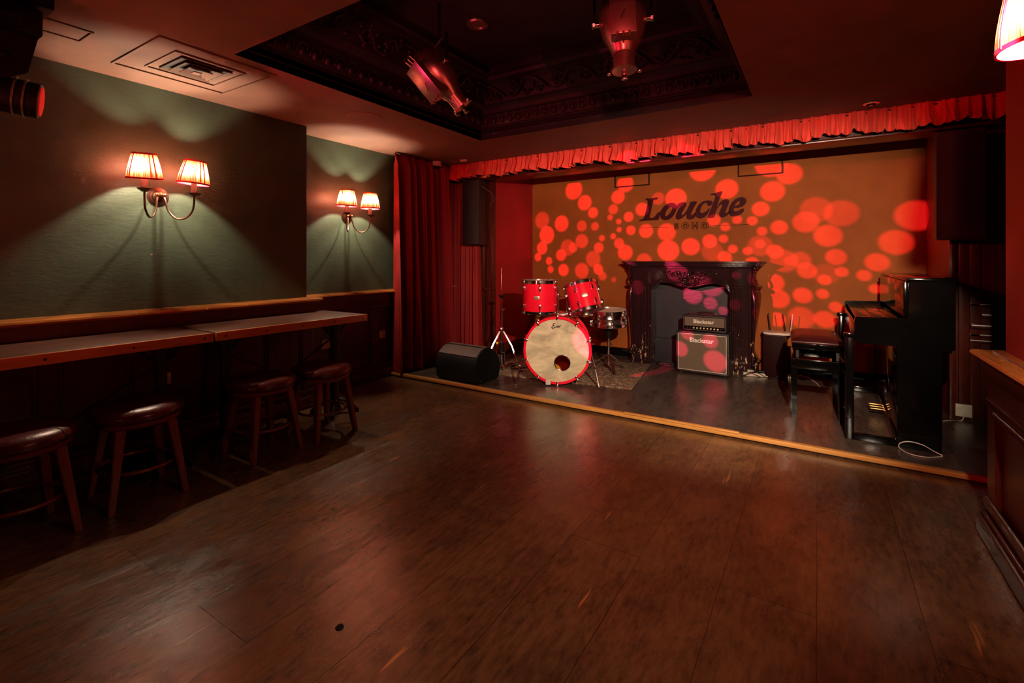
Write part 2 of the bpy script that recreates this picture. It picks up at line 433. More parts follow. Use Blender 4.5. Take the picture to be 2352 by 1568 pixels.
def rail_prof(b, x0, x1, y0, y1, z):
    s = 1 if x1 > x0 else -1
    P = [(x0, z - .035), (x1 - .05*s, z - .035), (x1 - .03*s, z - .03), (x1 - .01*s, z - .024), (x1, z - .014), (x1 - .004*s, z - .004), (x1 - .015*s, z), (x0, z + .004)]
    b.prism(P, 'y', y0, y1)
b = MB(); rail_prof(b, WN, -3.41, YN, YC + .05, .881); struct(b.build('trim_5', M['rail']))
b = MB(); rail_prof(b, WF, -3.66, YC + .03, YP, .879); struct(b.build('trim_6', M['rail']))

# back wall with returns and baseboards
b = MB(); b.box((WF - .1, YB, 0), (2.2, YB + .12, CZ)); struct(b.build('wall_back', M['mustard']))
b = MB(); b.box((XL - .02, YB - .02, 0), (-1.9, YB, .13), bev=.004); b.box((-.44, YB - .02, 0), (XR, YB, .13), bev=.004); struct(b.build('baseboard_back', M['blackg']))
b = MB(); b.box((WF, YP, 0), (XL, YB, CZ)); struct(b.build('wall_stage_left', M['redwall']))  # grey-brown return, the red light on it painted in as colour
b = MB(); b.box((XL, YP + .03, SZ), (XL + .015, YB, SZ + .12), bev=.003); b.box((XL, YP + .03, SZ + .12), (XL + .022, YB, SZ + .14), bev=.003); struct(b.build('baseboard_left', M['maho']))
b = MB(); b.box((XR, YP, 0), (2.2, YB, CZ)); struct(b.build('wall_stage_right', M['redwall']))
# wooden pilaster left, panelled wood right, and the beam
b = MB(); b.box((-3.37, YP - .04, 0), (XL, YP, 2.11), bev=.004); b.box((-3.35, YP - .055, 0), (-3.26, YP - .035, 2.11), bev=.006)
b.box((-3.8, YP - .02, 0), (-3.37, YP, 2.11)); b.box((-3.46, YP - .05, 0), (-3.40, YP, 2.11), bev=.006)
b.box((-3.385, YP - .07, .82), (-3.24, YP, .86), bev=.006)
struct(b.build('trim_7', M['maho']))
b = MB(); b.box((XR, YP - .02, 0), (2.2, YP, CZ))
b.box((XR - .002, YP - .05, 0), (XR + .035, YP, 2.11), bev=.005); b.box((XR + .05, YP - .04, 0), (XR + .11, YP - .02, 2.11), bev=.006)
b.box((XR + .11, YP - .035, 0), (XR + .17, YP - .02, 2.11), bev=.006)
b.box((XR + .17, YP - .05, .78), (2.2, YP - .02, .81), bev=.006)
b.box((XR + .11, YP - .06, .70), (2.2, YP - .02, .735), bev=.01); b.box((XR + .11, YP - .035, .64), (2.2, YP - .02, .66), bev=.004)
b.box((XR + .11, YP - .045, .60), (2.2, YP - .02, .62), bev=.004); b.box((XR + .11, YP - .035, .86), (2.2, YP - .02, .88), bev=.004)
struct(b.build('trim_8', M['maho']))
b = MB(); b.box((XL - .13, 4.52, 2.13), (2.2, YP + .02, CZ)); b.box((XL - .14, 4.50, 2.165), (2.2, 4.54, 2.2), bev=.008)
b.box((XL - .14, 4.49, 2.11), (2.2, YP + .02, 2.135), bev=.008); b.box((XL - .13, 4.505, 2.22), (2.2, 4.53, 2.235), bev=.004)
struct(b.build('trim_9', M['maho']))
b = MB(); b.box((XL - .145, 4.47, 2.125), (XL + .05, 4.49, 2.2), bev=.006); b.box((XL - .145, 4.47, 2.2), (XL - .06, 4.5, 2.225), bev=.004)
struct(b.build('trim_10', M['gold']))

# right pier: wall, dado, cap
b = MB(); b.box((XRW, YN, 0), (XRW + .5, YRW - .11, CZ)); struct(b.build('wall_right', M['redwall']))
b = MB(); b.box((1.35, YRW - .2, 0), (1.5, YB, CZ)); b.box((XRW + .3, YRW - .15, 0), (1.5, YRW - .1, CZ)); struct(b.build('wall_right_far', M['dark']))
b = MB(); FR = .616
b.box((XRW + .5, YN, 0), (FR + .02, YRW - .04, .77)); b.box((FR + .02, YN, .56), (FR, YRW - .04, .77)); b.box((FR + .02, YN, 0), (FR, YRW - .04, .13))
for s_ in (YRW - .09, 1.9, .95, 0, -.95):
    b.box((FR + .02, s_ - .05, .13), (FR, s_ + .05, .56))
b.box((FR, YN, .69), (FR - .018, YRW - .03, .75), bev=.007); b.box((FR + .004, YN, .575), (FR - .008, YRW - .03, .6), bev=.004)
b.box((FR + .01, YN, .535), (FR - .012, YRW - .14, .565), bev=.01, seg=3); b.box((FR + .01, YN, .13), (FR - .014, YRW - .03, .175), bev=.012, seg=3)
b.box((FR + .005, YN, .09), (FR - .02, YRW - .03, .115), bev=.008)
struct(b.build('trim_11', M['maho']))
b = MB(); b.box((XRW + .5, YN, 0), (.586, YRW, .09), bev=.01); struct(b.build('baseboard_right', M['maho']))
b = MB(); rail_prof(b, XRW + .5, .565, YN, YRW, .80); b.box((XRW + .3, YN, .8), (XRW - .03, YRW - .06, .812), bev=.004); struct(b.build('trim_12', M['rail']))
b = MB(); b.box((WF - .2, YN - .1, 0), (2.2, YN, CZ)); struct(b.build('wall_front', M['dark']))

# ---------------------------------------------------------------- ceiling fittings
v0 = [atz(265, 135, CZ), atz(370, 80, CZ), atz(630, 172, CZ)]
cx_ = Vector((-3.02, 1.36, CZ))
t = thing('ceiling_vent', 'square air conditioning diffuser with stepped white louvres in the left ceiling', 'vent', (cx_.x, cx_.y, CZ))
for k, (h0, h1, zz) in enumerate([(.112, .135, -.012), (.074, .10, -.018), (.038, .062, -.024)]):
    b = MB()
    for q in range(4):
        m = Matrix.Rotation(q * PI / 2, 4, 'Z')
        bb = bmesh.new(); vs = [bb.verts.new(p) for p in ((-h1, -h1, zz), (h1, -h1, zz), (h0, -h0, zz + .02), (-h0, -h0, zz + .02), (-h1, -h1, zz + .004), (h1, -h1, zz + .004), (h0, -h0, zz + .024), (-h0, -h0, zz + .024))]
        for f in ((0, 1, 2, 3), (7, 6, 5, 4), (0, 4, 5, 1), (3, 2, 6, 7), (0, 3, 7, 4), (1, 5, 6, 2)): bb.faces.new([vs[i] for i in f])
        b._merge(bb, m)
    b.build('louvre', M['ceil'], t, ang=20)
b = MB(); b.box((-.02, -.02, -.026), (.02, .02, -.02)); b.build('centre_plate', M['ceil'], t)
b = MB(); b.box((-.135, -.135, -.003), (.135, .135, .0)); b.build('duct', M['black'], t)
def frame(name, c, hx, hy, w, mat, label, cat, h=.006, group=None):
    b = MB()
    b.box((-hx, -hy, -h), (hx, -hy + w, 0)); b.box((-hx, hy - w, -h), (hx, hy, 0)); b.box((-hx, -hy + w, -h), (-hx + w, hy - w, 0)); b.box((hx - w, -hy + w, -h), (hx, hy - w, 0))
    return tag(b.build(name, mat, None, loc=c), label, cat, group)
frame('hatch_frame', (cx_.x, cx_.y, CZ), .185, .185, .008, M['ceil'], 'thin square bead framing the ceiling diffuser closely', 'frame', .008)
frame('hatch_frame', (cx_.x + .01, cx_.y - .005, CZ), .30, .30, .012, M['ceil'], 'wide outer square bead around the ceiling diffuser and its frame', 'frame', .008)
c = atz(145, 68, CZ); frame('access_hatch', (c.x, c.y, CZ), .09, .09, .008, M['ceil'], 'small access hatch outline in the ceiling above the black profile lamp', 'hatch', .006)
c = atz(835, 270, CZ)
b = MB(); b.lathe([(.0, 0), (.15, 0), (.15, -.004), (.12, -.007), (0, -.007)], 32); tag(b.build('ceiling_speaker', M['ceil'], None, loc=(c.x, c.y, CZ)), 'round flush cover plate in the left ceiling beside the coffer', 'cover')
c = atz(1000, 372, CZ)
t = thing('dome_camera', 'white dome camera on the ceiling at the curtain corner', 'camera', (c.x + .02, c.y, CZ))
b = MB(); b.lathe([(0, 0), (.055, 0), (.058, -.04), (.05, -.05), (0, -.05)], 24); b.build('housing', M['white'], t)
b = MB(); b.sphere((0, 0, -.05), .035, 16); b.build('dome', M['blackg'], t)
c = atz(1066, 366, CZ); b = MB(); b.box((-.045, -.02, -.025), (.045, .02, 0), bev=.005); tag(b.build('ceiling_sensor', M['white'], None, loc=(c.x, c.y, CZ), rot=(0, 0, R(10))), 'small white rectangular sensor on the ceiling before the valance', 'sensor')
c = atz(2001, 236, CZ); b = MB(); b.lathe([(0, 0), (.05, 0), (.05, -.008), (.03, -.012), (.03, 0), (0, 0)], 24); b.cyl((0, 0, 0), (0, 0, -.02), .012); tag(b.build('downlight', M['chrome'], None, loc=(c.x, c.y, CZ)), 'unlit round downlight in the dark red ceiling before the valance', 'light')
c = atz(1097, 55, CZ + .5); b = MB(); b.lathe([(0, -.004), (.045, -.004), (.05, -.012), (.07, -.012), (.075, 0), (0, 0)], 24); tag(b.build('downlight', M['steel'], None, loc=(c.x, c.y, CZ + .5)), 'unlit round downlight up inside the black coffer', 'light')

# ---------------------------------------------------------------- theatre spots in the coffer
def theatre_spot(label, loc, euler, sc, hang):
    t = thing('theatre_spotlight', label, 'spotlight', loc, 0, 'chrome theatre spotlights in the coffer')
    t.rotation_euler = euler; t.scale = (sc, sc, sc)
    b = MB(); b.lathe([(0, .2), (.06, .19), (.105, .15), (.125, .09), (.125, .02), (.11, -.05), (.08, -.11), (.062, -.15), (.06, -.16)], 32); b.build('housing', M['steel'], t, ang=60)
    b = MB(); b.lathe([(.058, -.15), (.058, -.235), (.066, -.237), (.066, -.25), (.03, -.255), (0, -.255)], 24); b.build('lamp_cap', M['steel'], t)
    b = MB(); b.tube([(-.075, 0, -.245), (.075, 0, -.245)], .005, 6); b.box((-.09, -.012, -.265), (-.07, .012, -.24), bev=.003); b.box((.07, -.012, -.265), (.09, .012, -.24), bev=.003); b.box((-.015, -.01, -.30), (.015, .01, -.255), bev=.003)
    b.build('wing_screw', M['chrome'], t)
    b = MB(); b.prism([(-.115, .12), (.0, .13)], 'x', 0, 0) if False else None
    b.prism([(-.06, .11), (-.15, .13), (-.15, -.1), (-.14, -.12), (-.06, -.12)], 'x', -.062, .062, bev=.006); b.build('gate_box', M['steel'], t)
    b = MB(); b.box((-.066, -.158, -.125), (.066, -.15, .135), bev=.003)
    for k in (-.03, 0, .03): b.tube([(k, -.158, -.12), (k, -.17, -.13), (k, -.158, -.14)], .006, 6)
    b.cyl((.01, -.16, .0), (-.01, -.175, -.05), .004)
    b.build('colour_frame', M['steel'], t)
    for s_ in (-1, 1):
        b = MB(); b.cyl((.115 * s_, 0, .03), (.15 * s_, 0, .03), .014, n=12); b.cyl((.148 * s_, 0, .03), (.158 * s_, 0, .03), .022, n=8); b.tube([(.162 * s_, -.03, .03), (.162 * s_, .03, .03)], .004, 6); b.build('knob', M['chrome'], t)
    b = MB(); 
    for k in range(3): b.tube([(-.03 + .03 * k, -.11, .12), (-.03 + .03 * k, -.13, .19)], .006, 6)
    b.build('vent_fins', M['steel'], t)
    b = MB(); hv = euler.to_matrix().inverted() @ Vector((0, 0, 1))
    top = hv * (hang / sc); mid = hv * .24
    b.tube([(-.15, 0, .03), Vector((-.15, 0, .03)) + hv * .17, mid, Vector((.15, 0, .03)) + hv * .17, (.15, 0, .03)], .009, 6)
    b.tube([mid, top], .012, 8); b.build('yoke', M['iron'], t)
    return t
pL = Vector((0, 0, EYE)) + ray(1008, 178) * 3.0
pR = Vector((0, 0, EYE)) + ray(1430, 62) * 2.25
dl = Vector((pL.x, pL.y, 0)).normalized(); rl = dl.cross(Vector((0, 0, 1)))
yl = (rl * .80 + dl * .60).normalized(); zl = Vector((0, 0, 1)); xl = yl.cross(zl)
eL = (Matrix.Rotation(R(-40), 3, dl) @ Matrix((xl, yl, zl)).transposed()).to_euler()
theatre_spot('small-looking tilted chrome spotlight hanging at the left of the coffer', pL, eL, .92, CZ + .5 - pL.z)
theatre_spot('upright chrome spotlight with flat front plate hanging at the right of the coffer', pR, Euler((R(-6), R(-2), R(20)), 'XYZ'), .86, CZ + .5 - pR.z)

# profile lamp, top left
GL = Vector((-2.70, .645, 1.845))
t = thing('profile_spotlight', 'black profile spotlight with red lens hanging at upper left by the wall', 'spotlight', GL)
ax = (Vector((-1.0, 5.6, 1.30)) - GL).normalized()
def on(v, up=0.0, sd=0.0):
    s_ = ax.cross(Vector((0, 0, 1))).normalized(); w = s_.cross(ax)
    return ax * v + w * up + s_ * sd
b = MB(); b.cyl(on(-.42), on(-.02), .075, .07, 20); b.cyl(on(-.55), on(-.42), .1, .095, 20); b.build('barrel', M['blackm'], t)
b = MB(); b.tube([on(-.02) + on(0, .062*math.sin(a), .062*math.cos(a)) for a in [2*PI*i/24 for i in range(24)]], .006, 6, closed=True)
b.tube([on(-.06) + on(0, .074*math.sin(a), .074*math.cos(a)) for a in [2*PI*i/24 for i in range(24)]], .004, 6, closed=True)
b.tube([on(-.09) + on(0, .074*math.sin(a), .074*math.cos(a)) for a in [2*PI*i/24 for i in range(24)]], .004, 6, closed=True); b.build('lens_ring', M['steel'], t)
b = MB(); b.cyl(on(-.03), on(-.012), .058, n=24); b.build('lens', M['redlens'], t)
b = MB()
for s_ in (-1, 1): b.prism([(on(-.28, 0, .1*s_).y, on(-.28).z), (on(-.2, 0, .1*s_).y, on(-.2).z), (-.12, .26), (-.24, .26)], 'x', on(-.25, 0, .1*s_).x - .004, on(-.25, 0, .1*s_).x + .004)
b.box((-.12, -.25, .255), (.16, -.1, .275)); b.build('yoke', M['blackm'], t)
b = MB(); b.box((-.06, -.27, .25), (.055, -.02, .36), bev=.012); b.prism([(-.14, .25), (-.03, .25), (-.06, .1), (-.16, .04), (-.26, .06)], 'x', .015, .028, bev=.003); b.sphere((.03, -.13, .15), .012, 8); b.box((-.09, -.31, .365), (.07, .01, CZ - GL.z), bev=.006); b.cyl((.055, -.1, .31), (.08, -.1, .31), .02); b.build('clamp', M['blackm'], t)

# ---------------------------------------------------------------- wall sconces
def sconce_proto(label, loc, rotz, tilt=((0, 0), (0, 0)), RX=.17):
    t = thing('wall_sconce', label, 'wall lamp', loc, rotz, 'two-armed wall sconces with pleated red-trimmed shades')
    m = Matrix.Rotation(R(90), 4, 'Y')
    b = MB(); b.lathe([(0, .03), (.016, .03), (.02, .022), (.034, .018), (.038, .012), (.05, .01), (.052, .006), (.06, .005), (.062, 0), (0, 0)], 32, m); b.build('backplate', M['brass'], t)
    for k, s_ in enumerate((-1, 1)):
        cy = .135 * s_
        b = MB(); b.sphere((.042, .02 * s_, .012), .013, 12); b.build('knob', M['brassy'], t)
        pts = smooth_poly([(.03, .018*s_, .01), (.045, .022*s_, -.02), (.06, .035*s_, -.09), (.09, .065*s_, -.135), (RX - .04, .1*s_, -.135), (RX - .01, .128*s_, -.09), (RX, cy, -.03), (RX, cy, .01)], 4, False)
        b = MB(); b.tube(pts, .006, 10); a_ = b.build('arm', M['brass'], t)
        b = MB(); b.lathe([(0, .004), (.014, .006), (.036, .022), (.038, .026), (.012, .016), (0, .016)], 24, Matrix.Translation((RX, cy, 0))); b.build('drip_pan', M['brass'], a_)
        b = MB(); b.cyl((RX, cy, .016), (RX, cy, .09), .0165, n=16); b.build('candle_sleeve', M['cream'], a_)
        b = MB(); b.lathe([(.008, .088), (.014, .098), (.014, .106), (.006, .116), (0, .118)], 12, Matrix.Translation((RX, cy, 0))); b.build('bulb', M['bulb'], a_)
        # shade
        tm = Matrix.Translation((RX, cy, .145)) @ Euler((R(tilt[k][0]), R(tilt[k][1]), 0)).to_matrix().to_4x4() @ Matrix.Translation((0, 0, -.145))
        b = MB(); nn = 192; P = [(.088, .087), (.086, .11), (.081, .14), (.073, .175), (.064, .21), (.058, .232)]
        rings = []
        for r_, z_ in P:
            rings.append([b.bm.verts.new(tm @ Vector(((r_ + .0016 * math.cos(i * 2*PI/4)) * math.cos(2*PI*i/nn), (r_ + .0016 * math.cos(i*2*PI/4)) * math.sin(2*PI*i/nn), z_))) for i in range(nn)])
        for A, B in zip(rings, rings[1:]):
            for i in range(nn): b.bm.faces.new((A[i], A[(i+1) % nn], B[(i+1) % nn], B[i]))
        so = b.build('lamp_shade', M['shade'], t, ang=180)
        at = so.data.attributes.new('pleat_glow', 'FLOAT', 'POINT'); rnd = [random.random() for _ in range(nn // 3)]
        for i in range(len(so.data.vertices)):
            j = i % nn; q = rnd[j // 3]; w_ = i // nn
            e = 1 - .0 * abs(w_ - 2.5)
            val = (.95 if j % 3 == 1 else .35 + .5 * q) * e
            if w_ in (0, 5): val = val * .45  # rim rows dimmer: fading bulb glow painted into the shade colour
            if w_ in (1, 4): val = val * (.62 if w_ == 1 else .72)
            if (j % 48) in (0, 1): val = 0.
            at.data[i].value = val
        b = MB()
        for r_, z_ in ((.0885, .088), (.0585, .231)):
            b.lathe([(r_ - .0015, z_ - .004), (r_ + .003, z_ - .005), (r_ + .003, z_ + .005), (r_ - .0015, z_ + .004)], 48, tm, closed=True)
        for i in range(4):
            a = i * PI / 2 + .3
            b.tube([tm @ Vector(((r_ + .003) * math.cos(a), (r_ + .003) * math.sin(a), z_)) for r_, z_ in P], .0026, 5)
        b.build('shade_trim', M['trim'], so)
    return t
SCZ = 1.594
def bulb(loc, e, c=(1., .78, .55), r=.012):
    l = bpy.data.lights.new('bulb_light', 'POINT'); l.energy = e; l.color = c; l.shadow_soft_size = r
    o = bpy.data.objects.new('bulb_light', l); COL.objects.link(o); o.location = loc; return o
s1 = sconce_proto('larger-looking two-shade sconce on the green wall above the near counter', (WN, 1.378, SCZ), 0, ((4, 8), (-3, 4)))
s2 = sconce_proto('farther two-shade sconce on the green wall beside the curtain', (WF, 3.03, SCZ), 0, ((0, 2), (0, 0)))
s3 = sconce_proto('sconce on the red right wall, one shade cut off by the picture corner', (XRW, 1.405, SCZ), PI, ((0, 5), (0, -4)), .226)
E0 = 23
for sx, sy, d in ((WN, 1.378, 1), (WF, 3.03, 1)):
    for s_ in (-1, 1): bulb((sx + .17, sy + .135 * s_, SCZ + .164), E0)
for s_ in (-1, 1): bulb((XRW - .226, 1.405 + .135 * s_, SCZ + .136), E0 * 1.4)

# ---------------------------------------------------------------- counters and stools
CFX = -2.93; CBX = -3.455; CTZ = .773
def counter(label, y0, y1, cols):
    t = thing('drinks_counter', label, 'counter', ((CFX + CBX) / 2, (y0 + y1) / 2, 0), 0, 'high wooden drinks counters along the left wall')
    hx = (CFX - CBX) / 2; hy = (y1 - y0) / 2
    b = MB(); b.box((-hx, -hy + .001, CTZ - .04), (hx - .022, hy - .001, CTZ), bev=.002); b.build('counter_top', M['ctop'], t)
    b = MB(); b.box((hx - .0215, -hy, CTZ - .05), (hx, hy, CTZ + .001), bev=.003); e = b.build('edge_strip', M['cedge'], t)
    n = 5
    for i in range(n):
        yy = -hy + .05 + (2 * hy - .1) * i / (n - 1)
        b = MB(); b.cyl((hx, yy, CTZ - .025), (hx + .0015, yy, CTZ - .025), .006, n=12); b.build('screw', M['black'], e)
    for cy in cols:
        y = cy - (y0 + y1) / 2; x = .0
        b = MB(); b.lathe([(.05, 0), (.05, .03), (.032, .07), (.03, .6), (.036, .62), (.045, .68), (.05, .70), (.05, .72)], 12, Matrix.Translation((x, y, 0)))
        for s_ in (-1, 1):
            b.tube(smooth_poly([(x, y, .62), (x, y + .05*s_, .63), (x, y + .09*s_, .67), (x, y + .13*s_, .715)], 3, False), .014, 6)
        b.build('column', M['iron'], t)
        b = MB()
        for q in range(4):
            a = q * PI / 2 + PI / 4
            dx, dy = math.cos(a), math.sin(a)
            b.tube([(x + .03*dx, y + .03*dy, .1), (x + .12*dx, y + .12*dy, .06), (x + .17*dx, y + .16*dy, .02)], [.02, .018, .014], 8)
            b.cyl((x + .17*dx, y + .16*dy, 0.0), (x + .17*dx, y + .16*dy, .03), .018, n=10)
        b.build('foot', M['iron'], t)
        b = MB(); sg = -1 if y > 0 else 1
        b.tube([(x, y, .6), (x, y + .55 * sg, .3)], .007, 6); b.build('brace_rod', M['iron'], t)
        b = MB(); b.box((x - .2, y - .03, CTZ - .05), (x + .16, y + .03, CTZ - .04)); b.build('mounting_plate', M['iron'], t)
    return t
counter('near wooden counter top reaching out of the left picture edge', -.02, 1.412, [1.25, .2])
counter('far wooden counter top ending near the red curtain', 1.427, 2.53, [2.43, 1.605])

def stool_proto(label, loc, rot):
    t = thing('bar_stool', label, 'stool', loc, rot, 'low round leather stools under the counters')
    H = .475
    b = MB(); b.lathe([(0, H), (.1, H + .002), (.15, H - .003), (.183, H - .015), (.198, H - .035), (.197, H - .055), (.185, H - .068), (0, H - .07)], 48); s_ = b.build('seat', M['leather'], t, ang=80)
    for q in range(4):
        a = q * PI / 2 + .6
        b = MB(); b.tube([(r_ * math.cos(a), r_ * math.sin(a), z_ + .0005) for r_, z_ in ((.12, H + .0005), (.15, H - .003), (.183, H - .015), (.198, H - .035), (.197, H - .055), (.186, H - .066))], .0022, 5)
        b.build('seam', M['rubber'], s_)
    b = MB(); b.lathe([(0, H - .07), (.18, H - .07), (.184, H - .076), (.178, H - .09), (.15, H - .105), (0, H - .105)], 40); b.build('seat_rim', M['legwood'], t)
    for q in range(4):
        sx = (1, -1, -1, 1)[q]; sy = (1, 1, -1, -1)[q]
        b = MB(); bb = bmesh.new(); T = Vector((sx * .105, sy * .105, H - .09)); B_ = Vector((sx * .155, sy * .155, 0))
        vs = []
        for P_, w in ((T, .026), (B_, .017)):
            for dx, dy in ((-1, -1), (1, -1), (1, 1), (-1, 1)): vs.append(bb.verts.new(P_ + Vector((dx * w, dy * w * .8, 0))))
        for f in ((0, 1, 2, 3), (7, 6, 5, 4), (0, 4, 5, 1), (1, 5, 6, 2), (2, 6, 7, 3), (3, 7, 4, 0)): bb.faces.new([vs[i] for i in f])
        bmesh.ops.bevel(bb, geom=bb.edges[:], offset=.004, segments=2, affect='EDGES')
        b._merge(bb); b.build('leg', M['legwood'], t)
    b = MB(); b.tube([(.158 * math.cos(a), .158 * math.sin(a), .165) for a in [2*PI*i/40 for i in range(40)]], .009, 8, closed=True); b.build('foot_ring', M['legwood'], t, ang=80)
    return t
st = stool_proto('oxblood leather stool farthest back, nearest the red curtain', (-2.90, 2.105, 0), 0)
dup(st, (-2.935, 1.70, 0), R(2), 'oxblood leather stool second from the red curtain')
dup(st, (-2.93, 1.045, 0), R(-2), 'oxblood leather stool third from the curtain, under the near counter')
dup(st, (-2.905, .60, 0), R(3), 'oxblood leather stool partly cut off by the left picture edge')

# sockets
def socket(name, label, c, nrm, w=.085, h=.085, group=None, double=False):
    b = MB(); W = w * (1.7 if double else 1)
    if nrm == 'x': b.box((0, -W/2, -h/2), (.01, W/2, h/2), bev=.003)
    else: b.box((-W/2, -.01, -h/2), (W/2, 0, h/2), bev=.003)
    o = b.build(name, M['white'], None, loc=c)
    tag(o, label, 'socket', group); return o
c = atx(374, 870, FN - .02); socket('wall_socket', 'cream wall socket below the near counter behind the stools', (FN - .02, c.y, c.z), 'x', .085, .075)
c = atx(748, 790, FF - .02); socket('wall_socket', 'cream wall socket behind the far counter leg', (FF - .02, c.y, c.z), 'x', .09, .085)
c = atx(877, 767, FF - .02); socket('wall_socket', 'wall socket plate half hidden by the red curtain edge', (FF - .02, c.y, c.z), 'x', .08, .08)

# ---------------------------------------------------------------- curtains and valance
def cloth(name, fn, nu, nv, mat, th=.003):
    b = MB(); b.grid(fn, nu, nv); o = b.build(name, mat, None, ang=180)
    md = o.modifiers.new('solid', 'SOLIDIFY'); md.thickness = th; return o
def foldfn(L, lam, seed):
    rs = random.Random(seed); ph = [rs.uniform(0, 6.28) for _ in range(6)]; fr = [1, .53, 1.71, .31, 2.3, .77]
    def f(s, z):
        x = s / lam * 2 * PI
        w = math.sin(x + .9 * math.sin(x * .37 + ph[0]) + .25 * math.sin(z * 1.3 + ph[1]))
        w2 = math.sin(x * .47 + ph[2] + .3 * z); w3 = math.sin(x * 2.1 + ph[3] + z * .8) * .25
        return (abs(w) ** .7) * (1 if w > 0 else -1) * .75 + w2 * .45 + w3
    return f
f1 = foldfn(.9, .16, 3)
def cur1(u, v):
    s = u * 1.02; z = v; zz = .006 + (CZ - .008) * z
    amp = .022 + .055 * (1 - z) ** .8 if z < .93 else .012 + .1 * max(0, .0)
    amp = .045 + .045 * (1 - z) ** .8
    if z > .95: amp *= .5
    sx = WF + .16 + f1(s, z * 2) * amp + .03 * (1 - z)
    y = 3.47 + (4.28 - 3.47) * u + .012 * math.cos(s / .16 * 2 * PI) + (0.03 * (1 - z) * (u - .3))
    if y > YS + .02 or True: pass
    base = .012 if y < YS + .02 else SZ + .006
    zz = base + (CZ - .012 - base) * z
    return Vector((sx, y, zz))
tag(cloth('stage_curtain', cur1, 260, 40, M['velvet']), 'full length deep red velvet curtain hanging along the left wall', 'curtain')
f2 = foldfn(.5, .09, 9)
def cur2(u, v):
    z = v; amp = .012 + .032 * (1 - z) ** .7
    y = 4.44 + .14 * min(1, u * 2.2) + f2(u * .6, z * 2) * amp
    x = -3.78 + .39 * u + (.04 * (1 - z)) * u + .008 * math.cos(u * 40)
    return Vector((x, y, SZ + .006 + (2.10 - SZ) * z))
tag(cloth('stage_curtain', cur2, 160, 30, M['velvet']), 'narrow dark red curtain hanging behind the left column speaker', 'curtain')
fv = foldfn(5, .062, 21); rv = random.Random(4)
vx0, vx1 = -3.74, 1.33
def val(u, v):
    s = u * (vx1 - vx0); zt = CZ - .002
    dr = .165 + .012 * math.sin(s * 9.3) + .010 * math.sin(s * 31 + 1) + .006 * math.sin(s * 71)
    z = zt - dr * (1 - v)
    amp = .014 + .032 * (1 - v)
    y = 4.365 + fv(s, v * .9) * amp - .02 * (1 - v) ** 2 + .006 * math.sin(s * 23 + v * 6)
    return Vector((vx0 + s + .008 * math.sin(s * 101 + v * 4) * (1 - v), y, z))
tag(cloth('pelmet_valance', val, 1100, 14, M['valance'], .002), 'gathered bright red satin valance along the ceiling before the stage', 'valance')
b = MB(); b.tube([(vx0, 4.385, CZ - .02), (vx1, 4.385, CZ - .02)], .007, 8); tag(b.build('curtain_rail', M['iron']), 'dark rail at the ceiling carrying the red satin valance', 'rail')

# ---------------------------------------------------------------- column speakers
def column_speaker(label, x0, y0, w, d, z0, z1, grille_lit):
    t = thing('column_speaker', label, 'speaker', (x0 + w / 2, y0, z0), 0, 'tall column speakers either side of the stage')
    h = z1 - z0
    b = MB(); b.prism([(-w/2, .02), (w/2, .02), (w/2, d * .6), (w*.3, d), (-w*.3, d), (-w/2, d * .6)], 'z', 0, h, bev=.006); b.build('cabinet', M['tolex'], t)
    b = MB(); n = 14
    P = [(-w/2 + .006, .02)] + [(-w/2 + .006 + (w - .012) * i / n, .018 - .022 * math.sin(PI * i / n)) for i in range(n + 1)] + [(w/2 - .006, .02)]
    b.prism(P, 'z', .012, h - .012); b.build('grille', M['spkgrille'], t, ang=60)
    b = MB(); b.box((-.04, d - .01, h * .45), (.04, d + .06, h * .55)); b.build('wall_bracket', M['iron'], t)
    return t
column_speaker('tall black column speaker left of the stage, before the curtain', -3.52, 4.42, .25, .22, 1.36, 2.108, True)
column_speaker('tall black column speaker at the right end of the valance', .70, 4.44, .255, .22, 1.335, 2.09, False)
b = MB(); b.tube(smooth_poly([(-3.33, 4.47, 2.12), (-3.28, 4.47, 2.05), (-3.22, 4.6, 1.96), (-3.23, 4.65, 1.88), (-3.27, 4.66, 1.83)], 5, False), .004, 6)
tag(b.build('speaker_cable', M['cream']), 'thin cable looping down beside the left column speaker', 'cable')

# ---------------------------------------------------------------- stage monitor
t = thing('stage_monitor', 'black wedge stage monitor lying on its side at the stage edge', 'speaker', (-2.89, 3.72, SZ), R(-3))
P = [(-.13, 0.004), (-.165, .07), (-.17, .16), (-.14, .25), (-.075, .30), (.02, .325), (.12, .27), (.19, .18), (.2, .09), (.14, .004)]
b = MB(); b.prism([(p.x, p.y) for p in smooth_poly([Vector(q) for q in P], 3)], 'x', -.25, .25, bev=0); b.build('cabinet', M['blackm'], t, ang=50)
b = MB(); b.prism([(-.143, .25), (-.078, .302), (.018, .328), (.02, .33), (-.08, .307), (-.147, .254)], 'x', -.235, .235); b.build('grille', plain('monitor_grille', lin((92, 78, 72)), .5, 0, .4, 500), t)
b = MB(); b.box((-.262, -.16, .03), (-.25, .16, .28), bev=.004)
for s_ in (-1, 1):
    b2 = MB(); b2.tube([(.252 , -.05, .06), (.258, -.05, .06)], .01, 8); b2.bm.free()
b.bm.free()
for q in ((.2505, -.14, .06), (.2505, -.10, .03)):
    b = MB(); b.box((q[0] - .004, q[1] - .015, q[2] - .004), (q[0] + .004, q[1] + .015, q[2] + .004)); b.build('screw', M['chrome'], t)

# ---------------------------------------------------------------- rug and drum kit
b = MB(); b.box((-.75, -.55, 0), (.75, .55, .008), bev=.003); o = tag(b.build('drum_rug', M['rug'], None, loc=(-2.22, 4.62, SZ), rot=(0, 0, R(8))), 'worn patterned red and beige rug under the drum kit', 'rug')

